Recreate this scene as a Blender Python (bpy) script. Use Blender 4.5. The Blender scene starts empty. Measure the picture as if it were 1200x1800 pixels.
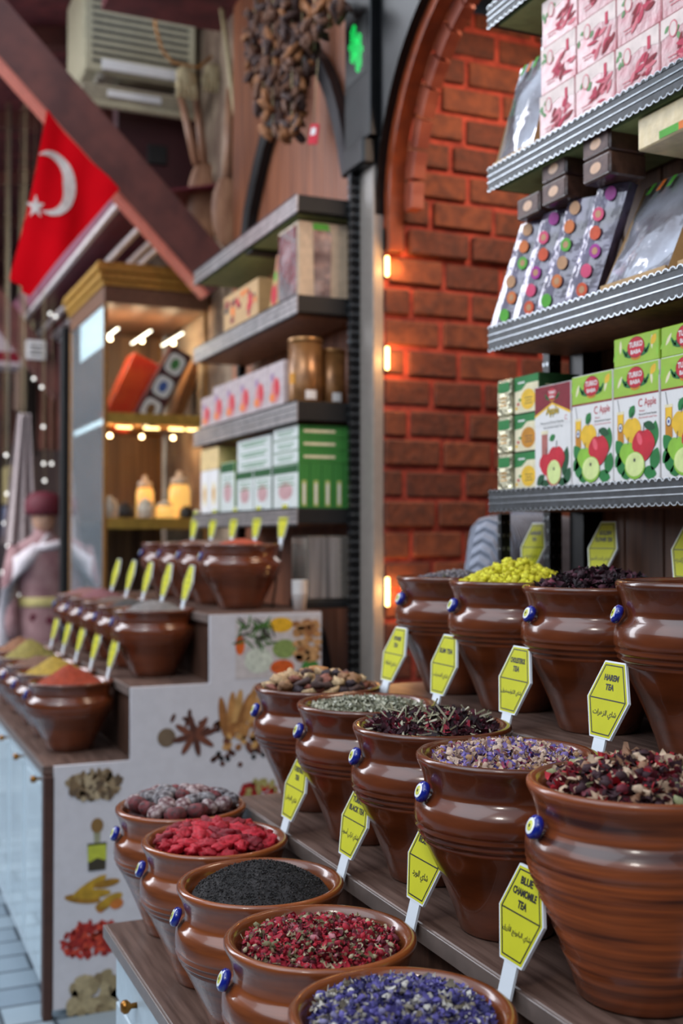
import bpy, math, random
from mathutils import Vector, Matrix, noise
random.seed(7)
R=math.radians
SC=bpy.context.scene
COL=SC.collection
# ------------------------------------------------------------------ camera, world, light
CZ=1.55                      # eye height
YAW=23.5; PITCH=1.23; FPX=2000.0
cam_d=bpy.data.cameras.new('camera'); cam=bpy.data.objects.new('camera',cam_d); COL.objects.link(cam)
cam.location=(0,0,CZ); cam.rotation_euler=(R(90+PITCH),0,-R(YAW))
cam_d.sensor_fit='VERTICAL'; cam_d.sensor_height=36; cam_d.sensor_width=24; cam_d.lens=36*FPX/1800
cam_d.dof.use_dof=True; cam_d.dof.focus_distance=1.85; cam_d.dof.aperture_fstop=2.8
cam_d.clip_end=200
SC.camera=cam
SC.view_settings.view_transform='Standard'; SC.view_settings.look='None'
SC.view_settings.gamma=1; SC.view_settings.exposure=0.0; SC.view_settings.use_curve_mapping=False
w=bpy.data.worlds.new('world'); SC.world=w; w.use_nodes=True
nt=w.node_tree; bg=nt.nodes['Background']; bg.inputs[0].default_value=(0.72,0.84,1.0,1); bg.inputs[1].default_value=1.05
def lamp(name,kind,loc,energy,col,size=.1,target=None,sy=None,label=None):
    d=bpy.data.lights.new(name,kind); d.energy=energy; d.color=col
    o=bpy.data.objects.new(name,d); COL.objects.link(o); o.location=loc
    if kind=='AREA':
        d.size=size
        if sy: d.shape='RECTANGLE'; d.size_y=sy
    elif kind=='SUN': d.angle=R(size)
    else: d.shadow_soft_size=size
    if target is not None:
        o.rotation_euler=(Vector(target)-Vector(loc)).to_track_quat('-Z','Y').to_euler()
    return o
lamp('daylight','AREA',(-2.6,1.8,4.6),170,(.80,.90,1.0),3.6,(1.1,2.4,.9),6.5)
lamp('daylight_lane','AREA',(-1.9,7.5,4.3),300,(.9,.93,1.0),2.0,(1.3,7.2,2.6),5)  # second area lamp is added fill that brightens the far lane
lamp('sun','SUN',(-5,-2,8),.6,(1,.95,.88),8,(0.2,3.4,0))

ct,st=math.cos(R(YAW)),math.sin(R(YAW))
def on_y(u,v,y):             # point of the plane y seen at a photo pixel
    r=(u-600)/FPX; x=(y*st+r*y*ct)/(ct-r*st); d=y*ct+x*st
    return x,(943-v)/FPX*d
def on_x(u,v,x):
    r=(u-600)/FPX; d=(x/ct)/(r+st/ct)*1.0; y=(d-x*st)/ct
    return y,(943-v)/FPX*d
# ------------------------------------------------------------------ materials
MATS={}
def mat(name,col,rough=.5,metal=0,var=.12,scale=30,bump=0,emit=None,es=0,coat=0,spec=.5,stretch=None,col2=None,trans=0,alpha=1,bs=None):
    if name in MATS: return MATS[name]
    m=bpy.data.materials.new(name); m.use_nodes=True; t=m.node_tree; b=t.nodes['Principled BSDF']
    b.inputs['Roughness'].default_value=rough; b.inputs['Metallic'].default_value=metal
    b.inputs['Coat Weight'].default_value=coat; b.inputs['Specular IOR Level'].default_value=spec
    b.inputs['Transmission Weight'].default_value=trans; b.inputs['Alpha'].default_value=alpha
    tc=t.nodes.new('ShaderNodeTexCoord'); mp=t.nodes.new('ShaderNodeMapping'); t.links.new(tc.outputs['Object'],mp.inputs[0])
    if stretch: mp.inputs['Scale'].default_value=stretch
    n=t.nodes.new('ShaderNodeTexNoise'); n.inputs['Scale'].default_value=scale; n.inputs['Detail'].default_value=5
    t.links.new(mp.outputs[0],n.inputs['Vector'])
    mx=t.nodes.new('ShaderNodeMix'); mx.data_type='RGBA'
    rp=t.nodes.new('ShaderNodeMapRange'); rp.inputs[1].default_value=.35; rp.inputs[2].default_value=.65
    t.links.new(n.outputs['Fac'],rp.inputs[0]); t.links.new(rp.outputs[0],mx.inputs[0])
    c2=col2 if col2 else tuple(max(0,min(1,c*(1+var))) for c in col)
    c1=col if col2 else tuple(max(0,c*(1-var)) for c in col)
    mx.inputs[6].default_value=(*c1,1); mx.inputs[7].default_value=(*c2,1)
    t.links.new(mx.outputs[2],b.inputs['Base Color'])
    if bump:
        bn=t.nodes.new('ShaderNodeBump'); bn.inputs['Strength'].default_value=bump; bn.inputs['Distance'].default_value=.01
        if bs:
            n2=t.nodes.new('ShaderNodeTexNoise'); n2.inputs['Scale'].default_value=bs; n2.inputs['Detail'].default_value=3
            t.links.new(mp.outputs[0],n2.inputs['Vector']); t.links.new(n2.outputs['Fac'],bn.inputs['Height'])
        else: t.links.new(n.outputs['Fac'],bn.inputs['Height'])
        t.links.new(bn.outputs[0],b.inputs['Normal'])
    if emit:
        b.inputs['Emission Color'].default_value=(*emit,1); b.inputs['Emission Strength'].default_value=es
    MATS[name]=m; return m
def srgb(r,g,b):
    f=lambda c:(c/255/12.92 if c/255<=.04045 else ((c/255+.055)/1.055)**2.4)
    return (f(r),f(g),f(b))
S=srgb
CLAY=mat('clay',S(120,58,28),.22,0,scale=5,stretch=(1,1,4),col2=S(82,39,20),coat=.45,bump=.02,bs=14)
CLAY_O=mat('clay_orange',S(154,80,38),.24,0,scale=4,stretch=(1,1,10),col2=S(100,51,26),coat=.45,bump=.03,bs=14)
CLAY_S=mat('clay_streaked',S(158,80,40),.27,0,scale=3.2,stretch=(1,1,22),col2=S(74,38,26),coat=.35,bump=.06,bs=14)
EYEB=mat('bead_blue',S(20,36,140),.12,coat=.6); EYEW=mat('bead_white',S(235,238,235),.2); EYEY=mat('bead_yellow',S(205,205,70),.25); EYEK=mat('bead_black',S(15,20,25),.2)
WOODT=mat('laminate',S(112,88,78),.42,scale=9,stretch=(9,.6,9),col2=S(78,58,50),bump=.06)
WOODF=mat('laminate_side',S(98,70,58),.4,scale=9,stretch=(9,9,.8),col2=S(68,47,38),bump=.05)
EDGE=mat('edge_strip',S(112,98,92),.35,scale=20)
WOODL=mat('light_wood',S(178,150,118),.5,scale=8,stretch=(1,1,8),col2=S(140,112,84))
WHITE=mat('white_board',S(205,203,208),.45,var=.03)
CAB=mat('cabinet_white',S(190,205,214),.25,var=.04)
BLACK=mat('black_metal',S(20,21,23),.35,metal=.4,var=.2)
BLACKM=mat('black_matte',S(14,14,15),.6)
STEEL=mat('steel',S(150,155,160),.25,metal=.9)
ALU=mat('alu_trim',S(176,168,166),.3,metal=.5,scale=30,var=.2)
DSTEEL=mat('dark_trim',S(40,43,48),.45,metal=.15,scale=50,var=.4)
GREENU=mat('green_underside',S(150,160,104),.6)
YEL=mat('sign_yellow',S(200,198,36),.6,spec=.25,var=.03); SWH=mat('sign_white',S(222,228,235),.4,var=.02); INK=mat('ink',S(18,20,20),.5)
BRASS=mat('brass',S(150,100,40),.3,metal=.8)
KRAFT=mat('kraft',S(190,150,100),.6,var=.08)
# ------------------------------------------------------------------ mesh builder
class MB:
    def __init__(s): s.v=[]; s.f=[]; s.m=[]; s.mats=[]; s.sm=[]
    def mi(s,m):
        if m not in s.mats: s.mats.append(m)
        return s.mats.index(m)
    def add(s,vs,fs,m,smooth=False,M=None):
        b=len(s.v)
        if M is not None: vs=[M@Vector(v) for v in vs]
        s.v.extend([tuple(v) for v in vs]); k=s.mi(m)
        for f in fs: s.f.append(tuple(i+b for i in f)); s.m.append(k); s.sm.append(smooth)
        return s
    def box(s,x0,x1,y0,y1,z0,z1,m,M=None):
        v=[(x0,y0,z0),(x1,y0,z0),(x1,y1,z0),(x0,y1,z0),(x0,y0,z1),(x1,y0,z1),(x1,y1,z1),(x0,y1,z1)]
        return s.add(v,[(0,3,2,1),(4,5,6,7),(0,1,5,4),(1,2,6,5),(2,3,7,6),(3,0,4,7)],m,False,M)
    def rbox(s,x0,x1,y0,y1,z0,z1,m,r=.004,M=None):   # chamfered box
        r=min(r,(x1-x0)/2.2,(y1-y0)/2.2,(z1-z0)/2.2)
        v=[];f=[]
        X=(x0,x1);Y=(y0,y1);Z=(z0,z1); idx={}
        for i in (0,1):
            for j in (0,1):
                for k in (0,1):
                    cx=X[i]+(r if i==0 else -r); cy=Y[j]+(r if j==0 else -r); cz=Z[k]+(r if k==0 else -r)
                    for a,p in (('x',(X[i],cy,cz)),('y',(cx,Y[j],cz)),('z',(cx,cy,Z[k]))):
                        idx[(i,j,k,a)]=len(v); v.append(p)
        g=lambda i,j,k,a: idx[(i,j,k,a)]
        for i in (0,1): q=[g(i,0,0,'x'),g(i,1,0,'x'),g(i,1,1,'x'),g(i,0,1,'x')]; f.append(q if i else q[::-1])
        for j in (0,1): q=[g(0,j,0,'y'),g(1,j,0,'y'),g(1,j,1,'y'),g(0,j,1,'y')]; f.append(q[::-1] if j else q)
        for k in (0,1): q=[g(0,0,k,'z'),g(1,0,k,'z'),g(1,1,k,'z'),g(0,1,k,'z')]; f.append(q if k else q[::-1])
        for i in (0,1):
            for j in (0,1): f.append([g(i,j,0,'x'),g(i,j,0,'y'),g(i,j,1,'y'),g(i,j,1,'x')])
            for k in (0,1): f.append([g(i,0,k,'x'),g(i,0,k,'z'),g(i,1,k,'z'),g(i,1,k,'x')])
        for j in (0,1):
            for k in (0,1): f.append([g(0,j,k,'y'),g(0,j,k,'z'),g(1,j,k,'z'),g(1,j,k,'y')])
        for i in (0,1):
            for j in (0,1):
                for k in (0,1): f.append([g(i,j,k,'x'),g(i,j,k,'y'),g(i,j,k,'z')])
        return s.add(v,f,m,False,M)
    def lathe(s,prof,m,n=64,M=None,smooth=True,cx=0,cy=0,closed=True):
        v=[];f=[]
        for r,z in prof:
            for i in range(n):
                a=2*math.pi*i/n; v.append((cx+r*math.cos(a),cy+r*math.sin(a),z))
        for j in range(len(prof)-1):
            for i in range(n):
                k=(i+1)%n; f.append((j*n+i,j*n+k,(j+1)*n+k,(j+1)*n+i))
        if closed:
            f.append(tuple(range(n))[::-1]); f.append(tuple((len(prof)-1)*n+i for i in range(n)))
        return s.add(v,f,m,smooth,M)
    def tube(s,pts,r,m,n=8,smooth=True,M=None):
        pts=[Vector(p) for p in pts]; v=[];f=[]; N=len(pts)
        rr=r if isinstance(r,(list,tuple)) else [r]*N
        for i,p in enumerate(pts):
            t=(pts[min(i+1,N-1)]-pts[max(i-1,0)]).normalized()
            a=t.cross(Vector((0,0,1)) if abs(t.z)<.9 else Vector((1,0,0))).normalized(); b=t.cross(a)
            for k in range(n):
                th=2*math.pi*k/n; v.append(p+a*rr[i]*math.cos(th)+b*rr[i]*math.sin(th))
        for i in range(N-1):
            for k in range(n):
                q=(k+1)%n; f.append((i*n+k,i*n+q,(i+1)*n+q,(i+1)*n+k))
        f.append(tuple(range(n))[::-1]); f.append(tuple((N-1)*n+i for i in range(n)))
        return s.add(v,f,m,smooth,M)
    def prism(s,poly,t0,t1,m,M=None):     # polygon in local xz, thickness along local y
        n=len(poly); v=[(p[0],t0,p[1]) for p in poly]+[(p[0],t1,p[1]) for p in poly]
        f=[tuple(range(n)),tuple(range(n,2*n))[::-1]]+[(i,n+i,n+(i+1)%n,(i+1)%n) for i in range(n)]
        return s.add(v,f,m,False,M)
    def flat(s,poly,t,m,M=None):          # thin face in local xz at y=t, facing -y
        return s.add([(p[0],t,p[1]) for p in poly],[tuple(range(len(poly)))],m,False,M)
    def ell(s,cx,cz,rx,rz,t,m,M=None,n=20,a=0):
        ca,sa=math.cos(a),math.sin(a)
        return s.flat([(cx+rx*math.cos(q)*ca-rz*math.sin(q)*sa, cz+rx*math.cos(q)*sa+rz*math.sin(q)*ca) for q in [2*math.pi*i/n for i in range(n)]],t,m,M)
    def text(s,body,cx,cz,width,t,m,M=None,h=None,align_h=None,bold=0,maxh=None):
        vs,fs=text_mesh(body,bold)
        if not vs: return s
        x0=min(p[0] for p in vs);x1=max(p[0] for p in vs);z0=min(p[1] for p in vs);z1=max(p[1] for p in vs)
        sx=width/(x1-x0); sz=(h/(z1-z0)) if h else sx
        if maxh and sz*(z1-z0)>maxh: sz=maxh/(z1-z0)
        return s.add([(cx+(p[0]-(x0+x1)/2)*sx,t,cz+(p[1]-(z0+z1)/2)*sz) for p in vs],fs,m,False,M)
    def blob(s,c,r,m,M=None,sc=(1,1,1),seed=0,rough=0,lv=1,rot=None):
        vs,fs=ICO[lv]; out=[]
        Q=rot if rot is not None else Matrix.Identity(3)
        for p in vs:
            q=Vector(p); k=1+rough*noise.noise(q*1.7+Vector((seed*3.1,seed*1.7,seed)))
            q=Vector((q.x*sc[0],q.y*sc[1],q.z*sc[2]))*r*k
            out.append(Q@q+Vector(c))
        return s.add(out,fs,m,True,M)
    def build(s,name,parent=None,loc=(0,0,0),rot=(0,0,0)):
        me=bpy.data.meshes.new(name); me.from_pydata(s.v,[],s.f)
        for m in s.mats: me.materials.append(m)
        me.polygons.foreach_set('material_index',s.m); me.polygons.foreach_set('use_smooth',s.sm); me.update()
        o=bpy.data.objects.new(name,me); COL.objects.link(o); o.location=loc; o.rotation_euler=rot
        if parent: o.parent=parent
        return o
def ico(level):
    import bmesh
    b=bmesh.new(); bmesh.ops.create_icosphere(b,subdivisions=level,radius=1)
    v=[tuple(x.co) for x in b.verts]; f=[tuple(q.index for q in x.verts) for x in b.faces]; b.free(); return v,f
ICO={1:ico(1),2:ico(2),3:ico(3)}
_tm={}
def text_mesh(body,bold=0):
    k=(body,bold)
    if k in _tm: return _tm[k]
    c=bpy.data.curves.new('t','FONT'); c.body=body; c.size=1; c.offset=bold; c.align_x='CENTER'; c.resolution_u=3; c.space_line=.9
    o=bpy.data.objects.new('t',c); COL.objects.link(o); bpy.context.view_layer.update()
    me=bpy.data.meshes.new_from_object(o)
    r=([(v.co.x,v.co.y) for v in me.vertices],[tuple(p.vertices) for p in me.polygons])
    bpy.data.objects.remove(o); bpy.data.curves.remove(c); bpy.data.meshes.remove(me)
    _tm[k]=r; return r
# Arabic letters to their joined forms, in drawing order
AF={'ا':0xFE8D,'أ':0xFE83,'ب':0xFE8F,'ة':0xFE93,'ت':0xFE95,'ج':0xFE9D,'ح':0xFEA1,'د':0xFEA9,'ر':0xFEAD,'ز':0xFEAF,'س':0xFEB1,'ش':0xFEB5,'ط':0xFEC1,'ف':0xFED1,'ق':0xFED5,'ك':0xFED9,'ل':0xFEDD,'م':0xFEE1,'ن':0xFEE5,'ه':0xFEE9,'و':0xFEED,'ي':0xFEF1}
NJ='اأةدرزو'
def arabic(sx):
    out=''
    for w_ in sx.split(' '):
        for i,c in enumerate(w_):
            prev=i>0 and w_[i-1] not in NJ; nxt=i<len(w_)-1 and c not in NJ
            k=(3 if prev and nxt else 1 if prev else 2 if nxt else 0)
            out+=chr(AF[c]+k)
        out+=' '
    return out.strip()[::-1]
def tag(o,label=None,cat=None,group=None,kind=None):
    if label: o['label']=label
    if cat: o['category']=cat
    if group: o['group']=group
    if kind: o['kind']=kind
    return o
def thing(name,loc,label,cat,group=None,rot=(0,0,0)):
    o=bpy.data.objects.new(name,None); COL.objects.link(o); o.location=loc; o.rotation_euler=rot; o.empty_display_size=.05
    return tag(o,label,cat,group)
def struct(o): o['kind']='structure'; return o
def copy_tree(o,loc,rot=None,parent=None,label=None,group=None,scale=None):
    c=o.copy(); COL.objects.link(c); c.location=loc
    if rot is not None: c.rotation_euler=rot
    if scale is not None: c.scale=scale
    if parent: c.parent=parent
    for ch in o.children:
        d=ch.copy(); COL.objects.link(d); d.parent=c
        for g in ch.children:
            e=g.copy(); COL.objects.link(e); e.parent=d
    if label: c['label']=label
    if group: c['group']=group
    return c
H=lambda h: CZ+h
MX=Matrix.Rotation(R(-90),4,'Z')      # local front (-y) turned to face -x
# ------------------------------------------------------------------ SETTING
# street floor: stone slabs
def stone_mat():
    m=bpy.data.materials.new('paving'); m.use_nodes=True; t=m.node_tree; b=t.nodes['Principled BSDF']; b.inputs['Roughness'].default_value=.3
    tc=t.nodes.new('ShaderNodeTexCoord'); br=t.nodes.new('ShaderNodeTexBrick'); br.inputs['Scale'].default_value=1.6
    br.inputs['Color1'].default_value=(*S(150,165,175),1); br.inputs['Color2'].default_value=(*S(120,135,148),1); br.inputs['Mortar'].default_value=(*S(70,78,86),1)
    br.inputs['Mortar Size'].default_value=.012
    t.links.new(tc.outputs['Object'],br.inputs[0]); t.links.new(br.outputs[0],b.inputs[0]); return m
b=MB(); b.box(-3.6,1.8,-3,17,-.1,0,stone_mat()); struct(b.build('floor'))
PLANK=mat('facade_wood',S(156,92,58),.45,scale=5,stretch=(6,6,.5),col2=S(118,66,42))
PLANK2=mat('brown_wood',S(134,88,60),.5,scale=6,stretch=(8,8,.6),col2=S(100,62,42))
STONE=mat('old_plaster',S(168,146,122),.8,scale=5,col2=S(112,88,72),bump=.4)
# raised shop floor inside the passage
b=MB(); b.box(1.8,3.6,1.9,5.4,-.1,.12,mat('shop_floor',S(80,70,62),.5)); struct(b.build('floor_passage'))
# brick wall: real bricks with protruding faces
BR=[mat('brick_a',S(116,58,34),.85,scale=26,col2=S(84,44,28),bump=.6),mat('brick_b',S(128,66,38),.85,scale=22,col2=S(94,48,30),bump=.6),mat('brick_c',S(104,50,30),.85,scale=30,col2=S(80,40,26),bump=.6)]
MORT=mat('red_mortar',S(176,70,50),.9,scale=18,col2=S(120,40,28),bump=.4)
def brick_wall(name,x0,x1,z0,z1,yf):
    b=MB(); b.box(x0,x1,yf,yf+.2,z0,z1,MORT)
    hh=.112; row=0; z=z0+.01
    while z<z1-.03:
        x=x0-(.0 if row%2 else .12)+random.uniform(-.02,.02)
        while x<x1:
            L=random.choice([.2,.22,.23,.25,.2]); a=max(x,x0); e=min(x+L,x1)
            if e-a>.03:
                dz=random.uniform(-.003,.003); pr=random.uniform(.006,.016)
                if row%9==4: pr+=.012
                b.rbox(a,e,yf-pr,yf+.02,z+dz,min(z+dz+hh-.02,z1),random.choice(BR),.006)
            x+=L+.02
        z+=hh; row+=1
    return struct(b.build(name))
brick_wall('wall_brick',1.80,3.4,.12,3.55,3.75)
b=MB(); b.box(3.4,3.6,1.9,3.95,.12,3.6,mat('inner_wall',S(96,72,58),.8)); struct(b.build('wall_inner'))
b=MB(); b.box(1.84,3.4,2.42,2.52,.12,3.6,PLANK2); struct(b.build('wall_partition'))
b=MB(); b.box(1.8,3.6,1.9,3.95,3.6,3.7,BLACKM); struct(b.build('ceiling'))
# wood wall behind the shelves on the near stall
b=MB()
for i in range(16):
    y0=.1+i*.15; b.rbox(1.80,1.84,y0,y0+.147,0,3.7,PLANK2,.003)
struct(b.build('wall_wood'))
# arch spandrel (black board) and arch linings
def arch_panel(name,x0,x1,yc,zc,r,yo0,yo1,zt,m,zb=None,ro=None,seg=28,am=R(131.8)):
    """arch plate in plane x: hole of radius r; outer rectangle (or ring of radius ro)"""
    b=MB(); pin=[];pout=[]
    for i in range(seg+1):
        a=am*i/seg; c,s_=math.cos(a),math.sin(a); pin.append((yc+r*c,zc+r*s_))
        if ro: pout.append((yc+ro*c,zc+ro*s_))
        else:
            k=min((yo1-yc)/c if c>1e-6 else 1e9,(yo0-yc)/c if c<-1e-6 else 1e9,(zt-zc)/s_ if s_>1e-6 else 1e9)
            pout.append((yc+k*c,zc+k*s_))
    if zb is not None:
        pin=[(pin[0][0],zb)]+pin; pout=[(pout[0][0],zb)]+pout
    n=len(pin); v=[]
    for x in (x0,x1):
        v+=[(x,p[0],p[1]) for p in pin]+[(x,p[0],p[1]) for p in pout]
    f=[]
    for i in range(n-1):
        f.append((i,i+1,n+i+1,n+i)); f.append((2*n+i,3*n+i,3*n+i+1,2*n+i+1))
        f.append((i,2*n+i,2*n+i+1,i+1)); f.append((n+i,n+i+1,3*n+i+1,3*n+i))
    b.add(v,f,m); return b.build(name)
ORW=mat('orange_wood',S(150,66,30),.4,scale=5,stretch=(3,3,3),col2=S(118,50,24))
PNK=mat('salmon_moulding',S(160,82,58),.5,scale=8,col2=S(128,58,40))
struct(arch_panel('wall_spandrel',1.765,1.80,3.0,H(1.18),.75,2.50,3.97,H(2.5),BLACK))
a1=arch_panel('trim_1',1.80,1.855,3.0,H(1.18),.70,0,0,0,ORW,zb=H(1.04),ro=.75); struct(a1)
# the moulding ring is laid in short segments
b=MB()
for i in range(14):
    a0=R(132)*i/14+.010; a1_=R(132)*(i+1)/14-.010
    rr0,rr1=.635,.698+.004*(i%2); v=[]
    for x in (1.858,1.905):
        for a in (a0,(a0+a1_)/2,a1_):
            for r_ in (rr0,rr1): v.append((x,3.0+r_*math.cos(a),H(1.18)+r_*math.sin(a)))
    f=[]
    for k in range(2):
        f.append((2*k,2*k+1,2*k+3,2*k+2)); f.append((6+2*k,6+2*k+2,6+2*k+3,6+2*k+1))
        f.append((2*k,2*k+2,8+2*k,6+2*k)); f.append((2*k+1,7+2*k,9+2*k,3+2*k))
    f+=[(0,6,7,1),(4,5,11,10)]
    b.add(v,f,PNK)
struct(b.build('trim_2'))
b=MB(); b.rbox(1.756,1.80,3.75,3.87,0,H(1.46),mat('jamb_grey',S(150,140,132),.35,var=.05),.003)
struct(b.build('trim_3'))
b=MB(); b.box(1.74,1.80,2.44,2.5,0,H(2.5),BLACK); struct(b.build('trim_4'))
b=MB(); b.rbox(1.71,1.765,3.74,3.92,H(1.36),H(1.46),BLACK,.01); b.rbox(1.73,1.765,3.72,3.95,H(1.46),H(2.5),BLACK,.004); struct(b.build('trim_5'))
# facade behind the far stall
b=MB()
for i in range(11):
    y0=3.95+i*.15; b.rbox(1.82,1.86,y0,y0+.148,0,H(2.9),PLANK,.003)
struct(b.build('wall_facade'))
b=MB(); b.box(1.84,2.0,5.6,7.4,0,H(3.3),STONE); b.box(1.9,2.1,7.4,16,0,H(3.3),mat('far_facade',S(96,70,58),.8,scale=2,col2=S(60,40,36))); struct(b.build('wall_stone'))
b=MB(); b.box(-3.6,2.1,16,16.2,0,6,mat('end_facade',S(120,104,98),.8,scale=1.2,col2=S(70,52,48))); struct(b.build('wall_end'))
b=MB(); b.box(-3.8,-3.6,-3,16,0,3.4,mat('opposite_facade',S(120,105,95),.8,scale=1,col2=S(84,66,58))); struct(b.build('wall_opposite'))
# pointed arch outline of black metal on the far facade
def ribbon_x(pts,wd,x0,x1,m):
    b=MB(); n=len(pts); v=[]
    for i,(y,z) in enumerate(pts):
        p=Vector(pts[min(i+1,n-1)])-Vector(pts[max(i-1,0)]); p.normalize(); q=Vector((-p.y,p.x))*wd/2
        for x in (x0,x1):
            v+= [(x,y+q.x,z+q.y),(x,y-q.x,z-q.y)]
    f=[]
    for i in range(n-1):
        a=4*i; c=a+4
        f+=[(a,a+1,c+1,c),(a+2,c+2,c+3,a+3),(a,c,c+2,a+2),(a+1,a+3,c+3,c+1)]
    f+=[(0,2,3,1),(4*n-4,4*n-3,4*n-1,4*n-2)]
    b.add(v,f,m); return b
pts=[(lambda q:(q[0],H(q[1])))(on_x(u,v,1.79)) for u,v in [(614,300),(606,250),(596,200),(582,150),(565,110),(545,85)]]
o=ribbon_x(pts,.07,1.77,1.818,mat('arch_metal',S(48,46,50),.35,metal=.4)).build('trim_6'); struct(o)
pts=[(lambda q:(q[0],H(q[1])))(on_x(u,v,1.79)) for u,v in [(432,420),(438,370),(450,310),(464,250),(480,200),(500,150),(530,100),(545,80)]]
o=ribbon_x(pts,.09,1.77,1.818,BLACKM).build('trim_7'); struct(o)

# ------------------------------------------------------------------ COUNTERS
def knob(b,x,y,z,r=.014):
    Mx=Matrix.Translation((x,y,z))@Matrix.Rotation(R(-90),4,'Y')
    b.lathe([(r*.45,0),(r*.4,.012),(r,.02),(r,.028),(r*.6,.034)],BRASS,20,Mx)
def slab(name,x0,x1,y0,y1,zt,parent,th=.03):
    b=MB(); b.rbox(x0,x1,y0,y1,zt-th,zt,WOODT,.002); b.rbox(x0-.006,x0,y0,y1,zt-th,zt-.0015,EDGE,.001); return b.build(name,parent)
c=thing('stepped_counter',(1.1,1.6,0),'stepped wooden counter with white base under the tea pots','counter')
T=Matrix.Translation((-1.1,-1.6,0))
def cpart(name,f,par=None):
    b=MB(); f(b); o=b.build(name,par or c); o.location=(-1.1,-1.6,0) if par is None else (0,0,0); return o
def st_(name,x0,x1,h,y0=.5,y1=2.62):
    return cpart(name,lambda b:(b.rbox(x0,x1,y0,y1,H(h)-.03,H(h),WOODT,.002),b.rbox(x0-.005,x0,y0,y1,H(h)-.03,H(h)-.001,EDGE,.001)))
st_('shelf_step',.55,.87,-.886); st_('shelf_step',.857,1.19,-.625); st_('shelf_step',1.18,1.52,-.375); st_('shelf_step',1.50,1.79,-.125,.5,2.55)
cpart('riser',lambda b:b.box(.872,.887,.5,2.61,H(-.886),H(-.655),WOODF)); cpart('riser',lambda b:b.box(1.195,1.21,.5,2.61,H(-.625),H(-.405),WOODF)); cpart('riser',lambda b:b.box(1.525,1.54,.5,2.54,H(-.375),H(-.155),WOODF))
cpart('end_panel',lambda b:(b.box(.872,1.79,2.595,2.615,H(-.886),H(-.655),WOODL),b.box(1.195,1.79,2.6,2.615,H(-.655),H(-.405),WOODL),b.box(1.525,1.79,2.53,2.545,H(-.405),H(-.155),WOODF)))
cpart('base',lambda b:b.box(.585,1.79,.5,2.6,.05,H(-.917),CAB))
for i,y0 in enumerate([.52,1.04,1.56,2.085]):
    dr=cpart('drawer',lambda b:b.rbox(.545 if i==2 else .568,.584,y0+.005,y0+.5,H(-1.04),H(-.925),CAB,.003)); k=MB(); knob(k,.545 if i==2 else .568,y0+.3,H(-.985)); kk=k.build('knob',dr)
    d=cpart('door',lambda b:b.rbox(.568,.584,y0+.005,y0+.5,.09,H(-1.05),CAB,.003)); k=MB(); knob(k,.568,y0+.42,H(-1.2)); k.build('knob',d)

# far counter
fx=[.59,.868,1.14,1.55]; fh=[-.74,-.50,-.267]; FY=3.76; FE=5.5
c2=thing('spice_counter',(1.1,4.6,0),'stepped counter with white printed end panel holding spice powder pots','counter')
def c2part(name,f):
    b=MB(); f(b); o=b.build(name,c2); o.location=(-1.1,-4.6,0); return o
for i in range(3):
    c2part('shelf_step',lambda b:(b.rbox(fx[i],fx[i+1]+.01,FY,FE,H(fh[i])-.03,H(fh[i]),WOODT,.002),b.rbox(fx[i]-.005,fx[i],FY,FE,H(fh[i])-.03,H(fh[i])-.001,EDGE,.001)))
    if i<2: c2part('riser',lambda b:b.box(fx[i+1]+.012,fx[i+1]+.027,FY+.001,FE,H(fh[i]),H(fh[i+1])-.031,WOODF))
c2part('base',lambda b:b.box(.62,1.55,FY+.001,FE,.05,H(fh[0])-.031,CAB))
c2part('corner_post',lambda b:b.rbox(.588,.618,FY-.02,FY+.03,0,H(fh[0])-.031,mat('post_brown',S(70,42,32),.5),.003))
GLS=mat('cabinet_glass',S(206,224,232),.08,var=.1,scale=3,coat=.5)  # pale blue base colour stands in for the reflected street
for k in range(4):
    y0=FY+.04+k*.42
    d=c2part('door',lambda b:(b.rbox(.598,.618,y0,y0+.41,.08,H(fh[0])-.035,CAB,.003),b.box(.595,.599,y0+.035,y0+.375,.13,H(fh[0])-.08,GLS)))
    kb=MB(); knob(kb,.596,y0+.06,H(fh[0])-.06,.012); kb.build('knob',d)
b=MB(); poly=[(fx[0]+.03,.03),(fx[0]+.03,H(fh[0])-.002),(fx[1],H(fh[0])-.002),(fx[1],H(fh[1])-.002),(fx[2],H(fh[1])-.002),(fx[2],H(fh[2])-.002),(fx[3],H(fh[2])-.002),(fx[3],.03)]
b.prism(poly,FY-.016,FY,WHITE); ep=b.build('printed_end_panel',c2); ep.location=(-1.1,-4.6,0)
# prints
YP=FY-.0165
def pc(u,v): x,h=on_y(u,v,YP); return x,H(h)
PXM=3.72/2000
def print_cluster(name,u,v,ru,rv,n,cols,size,el=2.0,extra=None,lab=None):
    b=MB(); x,z=pc(u,v); ms=[mat('print_%d_%d_%d'%c_,S(*c_),.5,var=.15,scale=60) for c_ in cols]
    for i in range(n):
        a=random.uniform(0,6.283); q=math.sqrt(random.random())
        b.ell(x+ru*PXM*q*math.cos(a),z+rv*PXM*q*math.sin(a),size*PXM*random.uniform(.7,1.2),size*PXM/el,-.0002*(1+i%12),random.choice(ms),n=9,a=random.uniform(0,3.14))
    if extra: extra(b,x,z)
    o=b.build(name,c2); o.location=(-1.1,-4.6+YP,0); 
    if lab: o['label']=lab
    return o
print_cluster('cardamom_print',168,1378,48,24,140,[(150,130,100),(120,98,70),(176,158,126),(96,78,58)],9,lab='printed heap of cardamom pods')
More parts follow.
